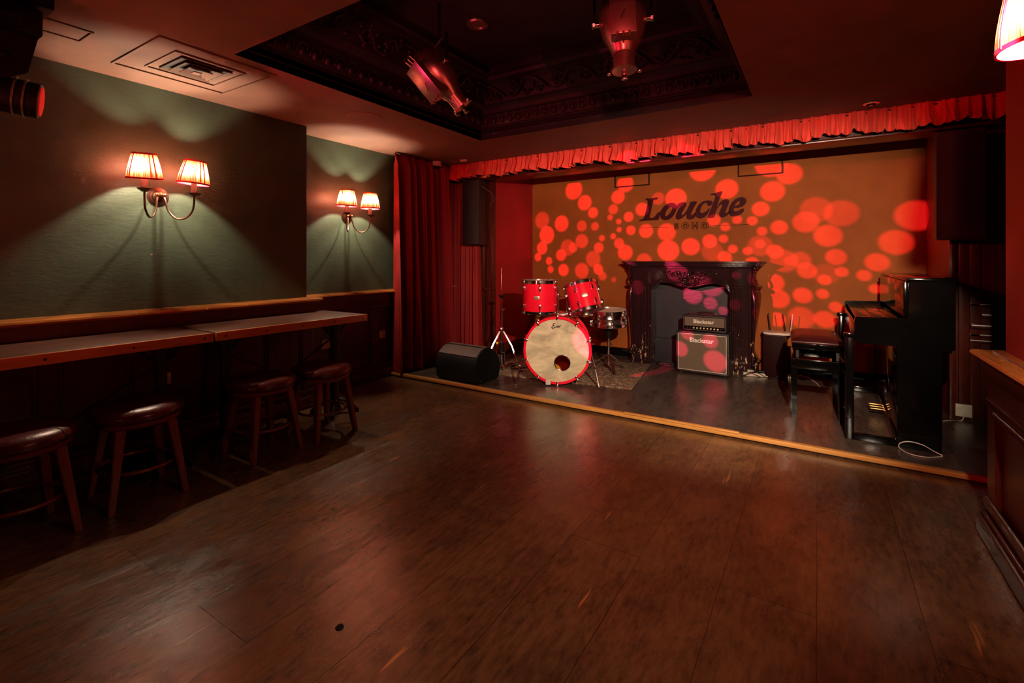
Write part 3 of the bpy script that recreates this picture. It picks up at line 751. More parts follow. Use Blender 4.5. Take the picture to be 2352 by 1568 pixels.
DPH = R(25)
bc = Vector((-2.027, 3.957, 0))
def rotz(m): return Matrix.Rotation(m, 4, 'Z')
t = thing('bass_drum', 'large red bass drum with mottled cream front head', 'drum', (bc.x, bc.y, SZ), DPH)
ry = Matrix.Rotation(R(90), 4, 'X')     # lathe z -> -y
BR = .295; cz = .325; D = .42
def T_(x, y, z): return Matrix.Translation((x, y, z))
b = MB(); b.lathe([(BR - .008, 0), (BR, 0), (BR, -D), (BR - .008, -D)], 64, T_(0, .03, cz) @ ry, closed=True); b.build('shell', M['shell'], t)
for y_ in (0, D + .045):
    b = MB(); b.lathe([(BR - .006, -.022), (BR + .016, -.022), (BR + .016, .022), (BR - .006, .022)], 72, T_(0, y_, cz) @ ry, closed=True); b.build('hoop', M['shell'], t)
b = MB()
n_ = 72; hc = Vector((.045 * 1.0, 0, cz - .115)); hr = .071
outer = [b.bm.verts.new((BR * math.cos(2*PI*i/n_), -.004, cz + BR * math.sin(2*PI*i/n_))) for i in range(n_)]
inner = [b.bm.verts.new((hc.x + hr * math.cos(2*PI*i/n_), -.004, hc.z + hr * math.sin(2*PI*i/n_))) for i in range(n_)]
for i in range(n_): b.bm.faces.new((outer[i], outer[(i+1) % n_], inner[(i+1) % n_], inner[i]))
hd = b.build('front_head', M['head'], t)
b = MB(); b.tube([(hc.x + hr * math.cos(2*PI*i/40), -.006, hc.z + hr * math.sin(2*PI*i/40)) for i in range(40)], .005, 8, closed=True); b.build('port_ring', M['chrome'], hd)
b = MB(); b.lathe([(0, 0), (BR - .01, 0), (BR - .01, .004), (0, .004)], 48, T_(0, D + .03, cz) @ ry); b.build('batter_head', M['port'], t)
# script logo on the head
b = MB()
E_ = [(-.012, .018), (-.02, .022), (-.03, .018), (-.032, .008), (-.022, .002), (-.036, -.002), (-.045, -.014), (-.04, -.024), (-.028, -.022), (-.02, -.014), (-.01, -.012), (.03, -.012)]
pts = smooth_poly([Vector((x - .005, -.007, cz + .225 + z)) for x, z in E_], 4, False); b.tube(pts, .0036, 6)
b.tube([(-.012, -.007, cz + .217), (.028, -.007, cz + .22)], .0022, 5)
b.build('head_logo', M['black'], hd)
def text_mesh(name, s, size, mat, parent, loc, rot, ext=.0008, sx=1.0, bold=0.0, align='CENTER', fill=True, outline=0.0):
    cu = bpy.data.curves.new(name, 'FONT'); cu.body = s; cu.size = size; cu.extrude = ext; cu.align_x = align; cu.align_y = 'CENTER'; cu.offset = bold
    if not fill: cu.fill_mode = 'NONE'; cu.extrude = 0; cu.bevel_depth = outline
    tmp = bpy.data.objects.new('tmp', cu); COL.objects.link(tmp)
    me = bpy.data.meshes.new_from_object(tmp.evaluated_get(bpy.context.evaluated_depsgraph_get())) if False else None
    bpy.context.view_layer.update()
    dg = bpy.context.evaluated_depsgraph_get(); me = bpy.data.meshes.new_from_object(tmp.evaluated_get(dg))
    bpy.data.objects.remove(tmp); me.name = name
    me.materials.clear(); me.materials.append(mat)
    o = bpy.data.objects.new(name, me); COL.objects.link(o); o.parent = parent; o.location = loc; o.rotation_euler = rot; o.scale = (sx, 1, 1)
    return o
text_mesh('head_text', 'EVANS', .011, M['black'], hd, (.014, -.0075, cz + .226), (R(90), 0, 0), sx=1.25)
for i in range(10):
    a = 2*PI*(i + .5)/10 + .0
    ca, sa = math.cos(a), math.sin(a)
    b = MB(); b.box((-.009, -.034, BR - .012), (.009, -.022, BR + .026), bev=.003); b.box((-.01, -.034, BR + .018), (.01, .03, BR + .028), bev=.003)
    b.cyl((0, -.02, BR + .03), (0, .14, BR + .022), .0035, n=8); b.box((-.009, .12, BR), (.009, .18, BR + .032), bev=.006)
    mm = T_(0, 0, cz) @ Matrix.Rotation(a - PI/2, 4, 'Y').inverted(); bmesh.ops.transform(b.bm, matrix=mm, verts=b.bm.verts); b.build('tension_claw', M['chrome'], t)
for s_ in (-1, 1):
    b = MB(); b.tube([(s_ * .29, .10, .36), (s_ * .335, .02, .2), (s_ * .375, -.06, .012)], [.009, .008, .005], 8)
    b.box((s_ * .285 - .015, .08, .33), (s_ * .285 + .015, .13, .39), bev=.004); b.sphere((s_ * .345, .0, .17), .014, 8); b.sphere((s_ * .375, -.06, .009), .009, 8); b.build('spur', M['chrome'], t)
b = MB(); b.box((-.06, .16, cz + BR - .002), (.1, .28, cz + BR + .03), bev=.01, seg=3)
b.cyl((.0, .2, cz + BR), (.0, .2, cz + BR + .28), .011, n=12); b.cyl((.085, .24, cz + BR), (.085, .24, cz + BR + .22), .011, n=12)
for q in ((.0, .2, .20), (.085, .24, .20)): b.sphere((q[0], q[1], cz + BR + q[2]), .022, 10); b.tube([(q[0] - .035, q[1] - .01, cz + BR + q[2] - .02), (q[0] + .035, q[1] - .01, cz + BR + q[2] - .02)], .005, 6)
b.tube([(.0, .2, cz + BR + .22), (-.06, .17, cz + BR + .23)], .01, 8); b.tube([(.085, .24, cz + BR + .2), (.13, .22, cz + BR + .2)], .01, 8)
b.build('tom_mount', M['chrome'], t)
b = MB(); b.box((-.105, -.03, .012), (-.06, -.027, .055), T_(0, 0, 0) @ Matrix.Rotation(R(0), 4, 'Y')); b.build('paper_tag', M['white'], t)

def drum(name, label, loc, up, r, h, lugs, mshell, cat='drum', badge=None, phase=0.0, bottom='headg', top='headw', bead=False, scale_lug=1.0):
    up = Vector(up).normalized(); toc = Vector((-loc[0], -loc[1], 0)).normalized()
    x = (up.cross(-toc)).normalized() if True else None
    x = (-toc).cross(up).normalized(); y = up.cross(x).normalized()   # y points away from the camera
    m = Matrix((x, y, up)).transposed()
    t = thing(name, label, cat, loc); t.rotation_euler = m.to_euler()
    b = MB(); 
    if bead: b.lathe([(r, -h/2), (r, -.008), (r + .005, 0), (r, .008), (r, h/2), (r - .006, h/2), (r - .006, -h/2)], 56, closed=True)
    else: b.lathe([(r, -h/2), (r, h/2), (r - .006, h/2), (r - .006, -h/2)], 56, closed=True)
    b.build('shell', M[mshell], t)
    for s_ in (-1, 1):
        b = MB(); z = s_ * (h/2)
        b.lathe([(r + .004, z - .014), (r + .014, z - .014), (r + .014, z - .009), (r + .009, z - .007), (r + .009, z + .014), (r + .013, z + .017), (r + .004, z + .017)], 56, closed=True); b.build('hoop', M['chrome'], t)
        b = MB(); b.lathe([(0, z + .006*s_), (r + .004, z + .006*s_), (r + .004, z), (0, z)], 48); b.build('drum_head', M[top if s_ > 0 else bottom], t)
    for i in range(lugs):
        a = 2*PI*i/lugs + phase; mm = Matrix.Rotation(a, 4, 'Z')
        for s_ in (-1, 1):
            b = MB()
            zc = s_ * (h/2 - .055 * scale_lug - (0.008 if h > .2 else 0))
            b.box((r - .002, -.009, zc - .022*scale_lug), (r + .02, .009, zc + .022*scale_lug), mm, bev=.005)
            b.cyl(mm @ Vector((r + .013, 0, zc)), mm @ Vector((r + .013, 0, s_ * (h/2 + .012))), .0032, n=8)
            b.box((r + .006, -.008, s_ * (h/2) - .006), (r + .021, .008, s_ * (h/2) + .008), mm, bev=.002)
            b.build('lug', M['chrome'], t)
    if badge is not None:
        mm = Matrix.Rotation(badge, 4, 'Z'); 
        b = MB(); b.box((r - .001, -.026, -.016), (r + .003, .026, .016), mm, bev=.001); bo = b.build('badge', M['badge'], t)
        p = mm @ Vector((r + .0036, 0, .003)); text_mesh('badge_text', 'Pearl', .017, M['black'], bo, p, (R(90), 0, badge + PI/2), .0004)
    return t
tl = Vector((0, 0, EYE)) + ray(1240, 681) * 4.62
tr = Vector((0, 0, EYE)) + ray(1341, 684) * 4.60
fw = Vector((-ST, CT, 0)); rt = Vector((CT, ST, 0))
drum('tom_drum', 'upright red tom drum standing over the left of the bass drum', tl, (0, 0, 1), .165, .29, 6, 'shell', badge=-PI/2 - .18, phase=-PI/2)
tt = drum('tom_drum', 'tilted red tom drum over the right of the bass drum', tr, Vector((0, 0, 1)) * .90 - rt * .20 + fw * .27, .152, .255, 6, 'shell', badge=-PI/2 + .12, phase=-PI/2 - .35)
for o_, sx in ((tt, -1),):
    pass
sn = Vector((0, 0, EYE)) + ray(1398, 729) * 5.0
drum('snare_drum', 'chrome snare drum with white head on a stand beside the mantel', sn, Vector((0, 0, 1)) - rt * .03 - fw * .05, .175, .135, 8, 'chrome', top='headw', bottom='headw', bead=True, phase=-PI/2 + .2, scale_lug=.55)
# stands
def tripod(b, z0, spread, zc, dbl=True, n=3, ph=.4, r=.006):
    for i in range(n):
        a = 2*PI*i/n + ph; dx, dy = math.cos(a), math.sin(a)
        off = Vector((-dy, dx, 0)) * .008
        for s_ in ((-1, 1) if dbl else (0,)):
            b.tube([Vector((.015*dx, .015*dy, zc)) + off*s_, Vector((spread*.55*dx, spread*.55*dy, zc*.62)) + off*s_, Vector((spread*dx, spread*dy, .012)) + off*s_], r, 6)
def feet(t, spread, ph, n=3):
    for i in range(n):
        a = 2*PI*i/n + ph
        b = MB(); b.box((spread - .02, -.014, 0), (spread + .025, .014, .02), Matrix.Rotation(a, 4, 'Z'), bev=.005); b.build('foot', M['rubber'], t)
t = thing('snare_stand', 'chrome snare drum stand with tripod legs', 'stand', (sn.x, sn.y, SZ))
hz = sn.z - .085 - SZ
b = MB(); b.cyl((0, 0, .1), (0, 0, hz - .08), .011); b.cyl((0, 0, .06), (0, 0, .2), .015); b.cyl((0, 0, .28), (0, 0, .31), .02); b.tube([(.0, 0, .29), (.045, -.02, .28)], .006); b.build('pole', M['chrome'], t)
b = MB(); tripod(b, 0, .2, .17, ph=-.9); 
for i in range(3):
    a = 2*PI*i/3 - .9; b.tube([(0.012*math.cos(a), .012*math.sin(a), .07), (.11*math.cos(a), .11*math.sin(a), .10)], .004, 6)
b.build('tripod', M['chrome'], t); feet(t, .2, -.9)
b = MB(); b.lathe([(.02, hz - .13), (.035, hz - .06), (.05, hz - .02), (.02, hz - .02)], 12)
b.build('tilter', M['blackm'], t)
b = MB()
for i in range(3):
    a = 2*PI*i/3 + .3; b.tube([(0, 0, hz - .06), (.1*math.cos(a), .1*math.sin(a), hz - .012), (.18*math.cos(a), .18*math.sin(a), hz - .005), (.192*math.cos(a), .192*math.sin(a), hz + .03)], .006, 6)
b.build('basket', M['blackm'], t)
hh = atz(1152, 850, SZ)
t = thing('hi_hat_stand', 'chrome hi-hat stand without cymbals left of the bass drum', 'stand', (hh.x, hh.y, SZ))
b = MB(); b.cyl((0, 0, .07), (0, 0, .56), .0125); b.cyl((0, 0, .56), (0, 0, .76), .009); b.cyl((0, 0, .56), (0, 0, .60), .018); b.cyl((0, 0, .60), (0, 0, .63), .014); b.tube([(0, 0, .615), (.03, .01, .64)], .006); b.build('pole', M['chrome'], t)
b = MB(); b.cyl((0, 0, .76), (0, 0, 1.07), .003, n=8); b.build('pull_rod', M['chrome'], t)
b = MB(); b.lathe([(.006, .74), (.014, .76), (.03, .775), (.032, .785), (.012, .79), (0, .79)], 20); b.build('cymbal_seat', M['blackm'], t)
b = MB(); tripod(b, 0, .215, .42, ph=.15, r=.0042); b.lathe([(.022, .40), (.026, .41), (.026, .44), (.02, .45)], 16); b.build('tripod', M['chrome'], t); feet(t, .215, .15)
b = MB(); b.cyl((0, 0, .19), (0, 0, .29), .022, n=12); b.build('spring_housing', M['blackm'], t)
b = MB(); b.box((-.045, -.02, .17), (.045, .0, .195), bev=.005); b.box((-.045, -.02, 0), (-.03, 0, .18), bev=.004); b.box((.03, -.02, 0), (.045, 0, .18), bev=.004); b.box((-.03, -.02, .02), (.03, .22, .035), bev=.004); b.build('pedal_frame', M['chrome'], t)
b = MB(); b.sphere((-.035, -.03, .285), .014, 10); b.build('yellow_marker', plain('yellow_tape', lin((220, 210, 30)), .5), t)

# ---------------------------------------------------------------- fireplace
FX = -1.17; FY = 5.6
t = thing('fireplace_mantel', 'carved glossy black mantelpiece with chipped paint against the mustard wall', 'fireplace', (FX, FY, SZ))
def zz(v): return v - SZ
# shelf
def serp(hw, dpt, n=24):
    pts = []
    for i in range(n + 1):
        x = -hw + 2 * hw * i / n; q = abs(x) / hw
        y = -dpt + .05 * (1 - math.cos(min(1, max(0, (q - .35) / .65)) * PI)) * .5 * (1 if q < .9 else .8)
        pts.append((x, y))
    return [(-hw, .0)] + pts + [(hw, 0)]
b = MB()
for z0, z1, hw, dp in ((1.135, 1.16, .70, .33), (1.155, 1.172, .72, .355), (1.118, 1.14, .685, .31)):
    b.prism(serp(hw, dp), 'z', zz(z0), zz(z1), bev=.004)
b.build('shelf', M['mantel'], t, ang=50)
# frieze with shaped lower edge
half = [(0, .888), (.07, .896), (.14, .915), (.20, .932), (.26, .938), (.31, .93), (.35, .91), (.38, .885), (.40, .855), (.60, .87), (.60, 1.13)]
edge = [(-x, z) for x, z in half[:9]][::-1] + half[1:9]
P = [(-.60, 1.13), (-.60, .855)] + edge + [(.60, .855), (.60, 1.13)]
b = MB(); b.prism([(x, zz(z)) for x, z in P], 'y', -.245, -.02); b.build('frieze', M['mantel'], t)
b = MB()
for off, r_, yy in ((.012, .010, -.25), (.034, .007, -.248), (.05, .005, -.247)):
    b.tube(smooth_poly([Vector((x * (1 - off * .3), yy, zz(z + off))) for x, z in edge], 3, False), r_, 8)
for s_ in (-1, 1):
    pts = [(s_ * (.42 + .03 * (1 - k/14) * math.cos(k * .6)), -.25, zz(.90 + .03 * (1 - k/14) * math.sin(k * .6))) for k in range(13)]; b.tube(pts, .007, 6)
b.tube([(-.6, -.25, zz(1.105)), (.6, -.25, zz(1.105))], .008, 8)
b.build('frieze_moulding', M['mantel'], t, ang=60)
# carved flowers, one mass
rs = random.Random(12); b = MB()
for i in range(150):
    x = rs.gauss(0, .1); x = max(-.27, min(.27, x)); w = 1 - (abs(x) / .29) ** 1.3
    z = 1.03 - .02 * math.cos(x * 12) + rs.uniform(-.075, .05) * w
    if abs(x) < .09: z -= rs.uniform(0, .05)
    yy = -.25 - rs.uniform(.0, .035) * w
    m = Euler((rs.uniform(-1, 1), rs.uniform(-1, 1), rs.uniform(-3, 3))).to_matrix().to_4x4()
    b.sphere((x, yy, zz(z)), (rs.uniform(.012, .026), .008, rs.uniform(.007, .013)), 6, m)
for i in range(9):
    a = PI + PI * i / 8; b.tube(smooth_poly([Vector((.0, -.262, zz(.985))), Vector((.04*math.cos(a), -.285, zz(.975 + .03*math.sin(a)))), Vector((.085*math.cos(a), -.262, zz(.972 + .062*math.sin(a))))], 3, False), [.006]*7, 6)
for q in range(5): b.sphere((-.06 + .03*q, -.285, zz(.955 + .006*(q % 2))), .011, 8)
b.build('carved_flowers', M['mantel'], t, ang=60)
for s_ in (-1, 1):
    b = MB()
    zs = [0.0, .05, .10, .105, .125, .13, .17, .2, .25, .32, .42, .52, .62, .70, .77, .82, .845, .86, .862, .885, .888, .91, .95, 1.0, 1.05, 1.085, 1.09, 1.12]
    ou = [.67, .67, .67, .69, .69, .665, .65, .63, .625, .63, .645, .66, .675, .685, .69, .685, .67, .665, .70, .70, .67, .655, .645, .645, .66, .68, .685, .685]
    rings = []
    for z_, o_ in zip(zs, ou):
        f = (o_ - .62)
        pf = -.26 if z_ < .125 else (-.265 if .86 < z_ < .887 else -.25)
        cs = [(.40, 0), (.40, pf), (.455, pf - .006), (.50, pf), (.57, pf), (.60, pf), (.60 + f * .35, pf - f * .5 + .0), (.60 + f, pf + .04 - f*.2), (.60 + f, 0)]
        rings.append([b.bm.verts.new((s_ * x, y, z_)) for x, y in cs])
    for A, B in zip(rings, rings[1:]):
        for i in range(len(A) - 1): b.bm.faces.new((A[i], A[i+1], B[i+1], B[i]))
    b.bm.faces.new(rings[0]); b.bm.faces.new(rings[-1])
    for xx, r_ in ((.43, .012), (.468, .008), (.50, .012), (.585, .006)):
        b.tube([(s_ * xx, -.255, .12), (s_ * xx, -.257, .5), (s_ * xx, -.255, .855)], r_, 8)
    b.tube([(s_ * .615, -.27, .13), (s_ * .62, -.262, .3), (s_ * .635, -.275, .6), (s_ * .63, -.285, .78), (s_ * .615, -.26, .855)], .012, 8)
    for k in range(9): b.sphere((s_ * (.635 + .012 * math.sin(k)), -.255, .9 + .02 * k), (.014, .016, .013), 7)
    b.sphere((s_ * .635, -.28, 1.07), .022, 10)
    b.tube([(s_ * (.64 + .03*math.cos(a)), -.25, 1.07 + .03*math.sin(a)) for a in [i * .5 for i in range(13)]], .007, 6)
    b.build('side_pilaster', M['mantel'], t, ang=45)
b = MB(); b.box((-.42, -.05, 0), (.42, -.012, .90)); b.box((-.41, -.10, 0), (.41, -.05, .27), bev=.006); b.build('firebox_panel', M['firebox'], t)
b = MB(); b.box((-.72, -.245, -.0005), (.72, -.02, .004)); b.build('hearth_slab', M['firebox'], t)

# black wall plate beside the drums
c = aty(1328, 738, YB); b = MB(); b.box((-.05, -.012, -.055), (.05, 0, .055), bev=.004)
o = tag(b.build('wall_plate', M['blackm'], None, loc=(c.x, YB, c.z)), 'small black plate on the mustard wall behind the drums', 'plate')
b = MB(); b.tube([(.01 + .022*math.cos(a), -.013, .028*math.sin(a)) for a in [2*PI*i/20 for i in range(20)]], .002, 5, closed=True); b.build('plate_emblem', M['badge'], o)
# two hatches high on the back wall
def wall_hatch(u0, u1, v0, v1, label):
    a = aty(u0, v1, YB); c = aty(u1, v1, YB); top = 2.2; W = c.x - a.x; z0 = (a.z + c.z) / 2
    t = thing('wall_hatch', label, 'hatch', ((a.x + c.x) / 2, YB, z0), 0, 'square hatches high on the mustard wall')
    h = 2.2 - z0
    b = MB(); b.box((-W/2, -.012, 0), (W/2, 0, h), bev=.002); b.build('panel', M['mustard'], t)
    for (p, q) in (((-W/2 - .012, -.02, -.012), (-W/2, 0, h)), ((W/2, -.02, -.012), (W/2 + .012, 0, h)), ((-W/2, -.02, -.012), (W/2, 0, 0))):
        b = MB(); b.box(p, q, bev=.002); b.build('frame_strip', M['shadeline'], t)
wall_hatch(1415, 1490, 385, 426, 'left framed hatch high on the mustard wall over the lettering')
wall_hatch(1698, 1795, 370, 400, 'right framed hatch high on the mustard wall under the beam')

# ---------------------------------------------------------------- lettering on the wall
def crop(x, y): return 1440 + x / 7.84, 420 + y / 7.84
LET = {
 'l': [[(333,288),(350,277),(430,279),(552,262),(540,298),(500,302),(478,320),(462,370),(440,480),(415,580),(412,618),(430,632),(470,628),(510,595),(545,550),(585,522),(612,518),(585,600),(562,664),(400,676),(235,685),(238,662),(285,648),(312,610),(340,520),(372,390),(374,330),(352,308)]],
 'o': [[(800,358),(860,370),(890,405),(888,480),(868,540),(820,610),(760,655),(700,672),(640,658),(605,612),(600,560),(625,480),(680,410),(740,372)], [(790,438),(815,450),(810,490),(770,550),(720,595),(695,602),(688,572),(710,510),(750,455)]],
 'u': [[(892,425),(930,375),(985,350),(1040,345),(1070,365),(1060,410),(1020,490),(985,550),(985,572),(1010,575),(1060,520),(1100,450),(1130,385),(1150,341),(1262,338),(1220,420),(1180,500),(1158,560),(1165,580),(1190,572),(1228,535),(1245,590),(1190,645),(1130,658),(1085,645),(1072,610),(1080,565),(1040,595),(980,642),(930,660),(890,645),(880,600),(900,540),(945,450),(960,428),(945,432),(905,470)]],
 'c': [[(1480,315),(1530,330),(1548,360),(1500,415),(1455,405),(1440,370),(1400,365),(1360,400),(1330,460),(1320,520),(1345,545),(1400,530),(1450,490),(1480,458),(1492,480),(1450,560),(1390,620),(1320,642),(1260,622),(1235,570),(1245,480),(1290,400),(1350,345),(1420,320)]],
 'h': [[(1715,150),(1690,230),(1650,340),(1618,425),(1680,350),(1740,305),(1800,293),(1838,320),(1830,380),(1790,480),(1772,530),(1790,542),(1845,508),(1852,530),(1800,590),(1740,618),(1690,614),(1660,575),(1670,520),(1710,430),(1715,395),(1690,392),(1640,440),(1595,530),(1570,618),(1455,624),(1490,530),(1530,420),(1580,290),(1590,240),(1565,222),(1505,218),(1512,200),(1600,180)]],
 'e': [[(2075,256),(2130,275),(2152,320),(2130,380),(2070,430),(1990,450),(1935,447),(1925,490),(1950,512),(2010,500),(2070,465),(2112,468),(2090,530),(2020,580),(1940,604),(1870,592),(1835,545),(1838,460),(1880,370),(1940,305),(2010,268)], [(2010,332),(2037,345),(2020,382),(1980,405),(1943,414),(1960,375)]],
}
c0 = aty(1590, 480, YB)
t = thing('wall_lettering', 'dark maroon script lettering reading Louche Soho on the mustard wall', 'sign', (c0.x, YB, c0.z))
for k in 'louche'[:6]:
    pass
for key, loops in LET.items():
    cu = bpy.data.curves.new('letter_' + key, 'CURVE'); cu.dimensions = '2D'; cu.fill_mode = 'BOTH'; cu.extrude = .002
    for lp in loops:
        pts = [Vector((q.x - c0.x, q.z - c0.z, 0)) for q in [aty(*crop(*p), YB) for p in lp]]
        pts = smooth_poly(pts, 3)
        sp = cu.splines.new('POLY'); sp.points.add(len(pts) - 1); sp.use_cyclic_u = True
        for i, q in enumerate(pts): sp.points[i].co = (q.x, q.y, 0, 1)
    tmp = bpy.data.objects.new('tmp', cu); COL.objects.link(tmp); bpy.context.view_layer.update()
    me = bpy.data.meshes.new_from_object(tmp.evaluated_get(bpy.context.evaluated_depsgraph_get())); bpy.data.objects.remove(tmp)
    me.materials.clear(); me.materials.append(M['louche']); o = bpy.data.objects.new('letter_' + key, me); COL.objects.link(o); o.parent = t
    o.location = (0, -.0035, 0); o.rotation_euler = (R(90), 0, 0)
for ch, cxp, cyp in (('S', 890, 787), ('O', 1050, 778), ('H', 1225, 775), ('O', 1405, 772)):
    q = aty(*crop(cxp, cyp), YB)
    for off, sz in ((0.0, .095),):
        text_mesh('letter_outline', ch, sz, M['shadeline'], t, (q.x - c0.x, -.003, q.z - c0.z), (R(90), 0, 0), fill=False, outline=.0026, bold=.004)
        text_mesh('letter_inline', ch, sz * .55 if ch == 'O' else sz * .8, M['shadeline'], t, (q.x - c0.x, -.003, q.z - c0.z), (R(90), 0, 0), fill=False, outline=.0016)
for (a_, b_) in (((235, 812), (745, 795)), ((1540, 768), (2195, 748))):
    p, q = aty(*crop(*a_), YB), aty(*crop(*b_), YB)
    b = MB(); b.tube([(p.x - c0.x, -.002, p.z - c0.z), (q.x - c0.x, -.002, q.z - c0.z)], .0022, 5); b.build('underline', M['shadeline'], t)

# ---------------------------------------------------------------- amplifiers
A0 = aty(1552, 852, 5.10); A1 = aty(1675, 866, 5.10)
w = .505; xc = (A0.x + A1.x) / 2
t = thing('speaker_cabinet', 'black guitar speaker cabinet with grey grille cloth, under the amplifier head', 'amplifier', (xc, 5.10, SZ), R(-2))
H = .425; d = .25
b = MB(); b.box((-w/2, .012, .012), (w/2, d, H), bev=.012)
b.box((-w/2, 0, .012), (-w/2 + .022, .02, H), bev=.006); b.box((w/2 - .022, 0, .012), (w/2, .02, H), bev=.006); b.box((-w/2, 0, H - .022), (w/2, .02, H), bev=.006); b.box((-w/2, 0, .012), (w/2, .02, .034), bev=.006); b.build('case', M['tolex'], t)
b = MB(); b.box((-w/2 + .024, .006, .036), (w/2 - .024, .014, H - .024)); g = b.build('grille', M['grille'], t)
text_mesh('amp_logo', 'Blackstar', .062, M['logo'], g, (-.005, .004, H - .085), (R(90), 0, 0), .001, 1.02, bold=.0015)
b = MB()
for p, q in (((-w/2+.022, .003, .034), (w/2-.022, .006, .038)), ((-w/2+.022, .003, H-.026), (w/2-.022, .006, H-.022)), ((-w/2+.022, .003, .034), (-w/2+.026, .006, H-.022)), ((w/2-.026, .003, .034), (w/2-.022, .006, H-.022))): b.box(p, q)
b.build('piping', M['logo'], t)
for s_ in (-1, 1):
    for y_ in (.04, .2):
        b = MB(); b.cyl((s_ * (w/2 - .04), y_, 0), (s_ * (w/2 - .04), y_, .014), .015, n=12); b.build('foot', M['rubber'], t)
W2 = .42; H2 = .165; z0 = SZ + H
t = thing('amplifier_head', 'small black amplifier head with row of knobs, standing on the cabinet', 'amplifier', (xc + .015, 5.13, z0), R(-3))
b = MB(); b.box((-W2/2, .012, .008), (W2/2, .19, H2), bev=.008)
b.box((-W2/2, 0, .008), (-W2/2 + .016, .02, H2), bev=.004); b.box((W2/2 - .016, 0, .008), (W2/2, .02, H2), bev=.004); b.box((-W2/2, 0, H2 - .016), (W2/2, .02, H2), bev=.004); b.box((-W2/2, 0, .008), (W2/2, .02, .022), bev=.004); b.build('case', M['tolex'], t)
b = MB(); b.box((-W2/2 + .02, .006, .055), (W2/2 - .02, .014, H2 - .02)); g = b.build('grille', M['grille'], t)
text_mesh('amp_logo', 'Blackstar', .052, M['logo'], g, (-.005, .004, .102), (R(90), 0, 0), .001, 1.05, bold=.0013)
b = MB(); b.box((-W2/2 + .018, .004, .022), (W2/2 - .018, .014, .053)); b.build('control_panel', M['blackg'], t)
for i in range(11):
    b = MB(); b.lathe([(.009, 0), (.0085, .01), (.006, .013), (0, .013)], 12, T_(-.165 + .033 * i, .004, .037) @ ry); b.build('knob', M['knob'] if 1 < i < 10 else M['chrome'], t)
b = MB(); b.tube(smooth_poly([(-.09, .09, H2 + .004), (-.08, .09, H2 + .018), (0, .09, H2 + .026), (.08, .09, H2 + .018), (.09, .09, H2 + .004)], 3, False), .009, 8); b.box((-.105, .08, H2), (-.085, .1, H2 + .012), bev=.003); b.box((.085, .08, H2), (.105, .1, H2 + .012), bev=.003); b.build('handle', M['blackleather'], t)
for s_ in (-1, 1):
    b = MB(); b.cyl((s_ * .17, .1, 0), (s_ * .17, .1, .01), .012, n=12); b.build('foot', M['rubber'], t)

# box with router, power strip, cables
c = aty(1768, 862, 5.33)
t = thing('subwoofer_box', 'black square box speaker on the stage right of the mantel', 'speaker', (-.362, 5.33, SZ), 0)
b = MB(); b.box((-.1, 0, 0), (.1, .24, .425), bev=.008); b.build('cabinet', plain('subwoofer_black', lin((44, 8, 8)), .5, Specular_IOR_Level=.15), t)
b = MB(); b.box((-.088, -.006, .015), (.088, .002, .41), bev=.003); b.build('front_panel', plain('subwoofer_front', lin((34, 5, 5)), .6, Specular_IOR_Level=.1), t)
t = thing('router', 'flat white router with three antennas lying on the black box', 'router', (-.348, 5.40, SZ + .4255), 0)
P = [(p.x, p.y) for p in smooth_poly([Vector(q) for q in ((-.12, -.05), (-.09, -.085), (0, -.095), (.09, -.085), (.12, -.05), (.12, .05), (.09, .08), (-.09, .08), (-.12, .05))], 3)]
b = MB(); b.prism(P, 'z', 0.0, .02, bev=.004); b.build('case', M['white'], t)
for x_, tl_ in ((-.06, -.02), (.075, -.03), (.112, .02)):
    b = MB(); b.cyl((x_, .085, .005), (x_ + tl_, .09, .19), .005, n=8); b.build('antenna', M['blackm'] if x_ < .1 else M['white'], t)
a = atz(1712, 864, SZ); c = atz(1850, 872, SZ)
t = thing('power_strip', 'long white power strip on the stage floor behind the bench', 'power strip', ((a.x + c.x)/2 - .05, (a.y + c.y)/2 + .02, SZ), math.atan2(c.y - a.y, c.x - a.x))
b = MB(); b.box((-.24, -.03, 0), (.24, .03, .035), bev=.008); b.build('case', M['white'], t)
for i in range(4):
    b = MB(); b.box((-.2 + .1 * i, -.024, .035), (-.14 + .1 * i, .024, .06), bev=.005); b.build('plug', M['rubber' if i % 2 else 'white'], t)
def cable(label, pts, r, mat, cat='cable'):
    b = MB(); b.tube(smooth_poly([Vector(p) for p in pts], 6, False), r, 6); return tag(b.build('cable', mat), label, cat)
rc = random.Random(5)
pts = []
cc = atz(1530, 838, SZ + .01)
for i in range(46):
    a = i * .62; r_ = .075 + .018 * math.sin(i * 1.7) + .012 * rc.random(); pts.append((cc.x + r_ * 1.15 * math.cos(a), cc.y + r_ * .7 * math.sin(a), SZ + .011 + .0006 * i))
cable('coiled black cable heaped at the foot of the mantel', pts, .004, M['rubber'])
for k, lab in enumerate(('black cable curling around the power strip', 'thin dark cable trailing from the power strip to the piano', )):
    q = [atz(1700 + rc.uniform(-4, 4) + 38 * i, 862 + rc.uniform(-9, 12), SZ + .006) for i in range(6)]; cable(lab, [(p.x, p.y, SZ + .006 + (.06 if j in (1, 3) else 0)) for j, p in enumerate(q)], .004, M['rubber'])
cable('white lead hanging from the router down to the power strip', [(-.26, 5.47, .47), (-.2, 5.42, .44), (-.19, 5.3, .30), (-.215, 5.22, .16), (-.2, 5.1, .06), (-.23, 5.0, SZ + .008)], .0035, M['white'])
cable('pale lead on the floor between power strip and bench', [atz(1800, 866, SZ + .005), atz(1840, 862, SZ + .005), atz(1868, 874, SZ + .005), atz(1885, 890, SZ + .005)], .0035, M['white'])

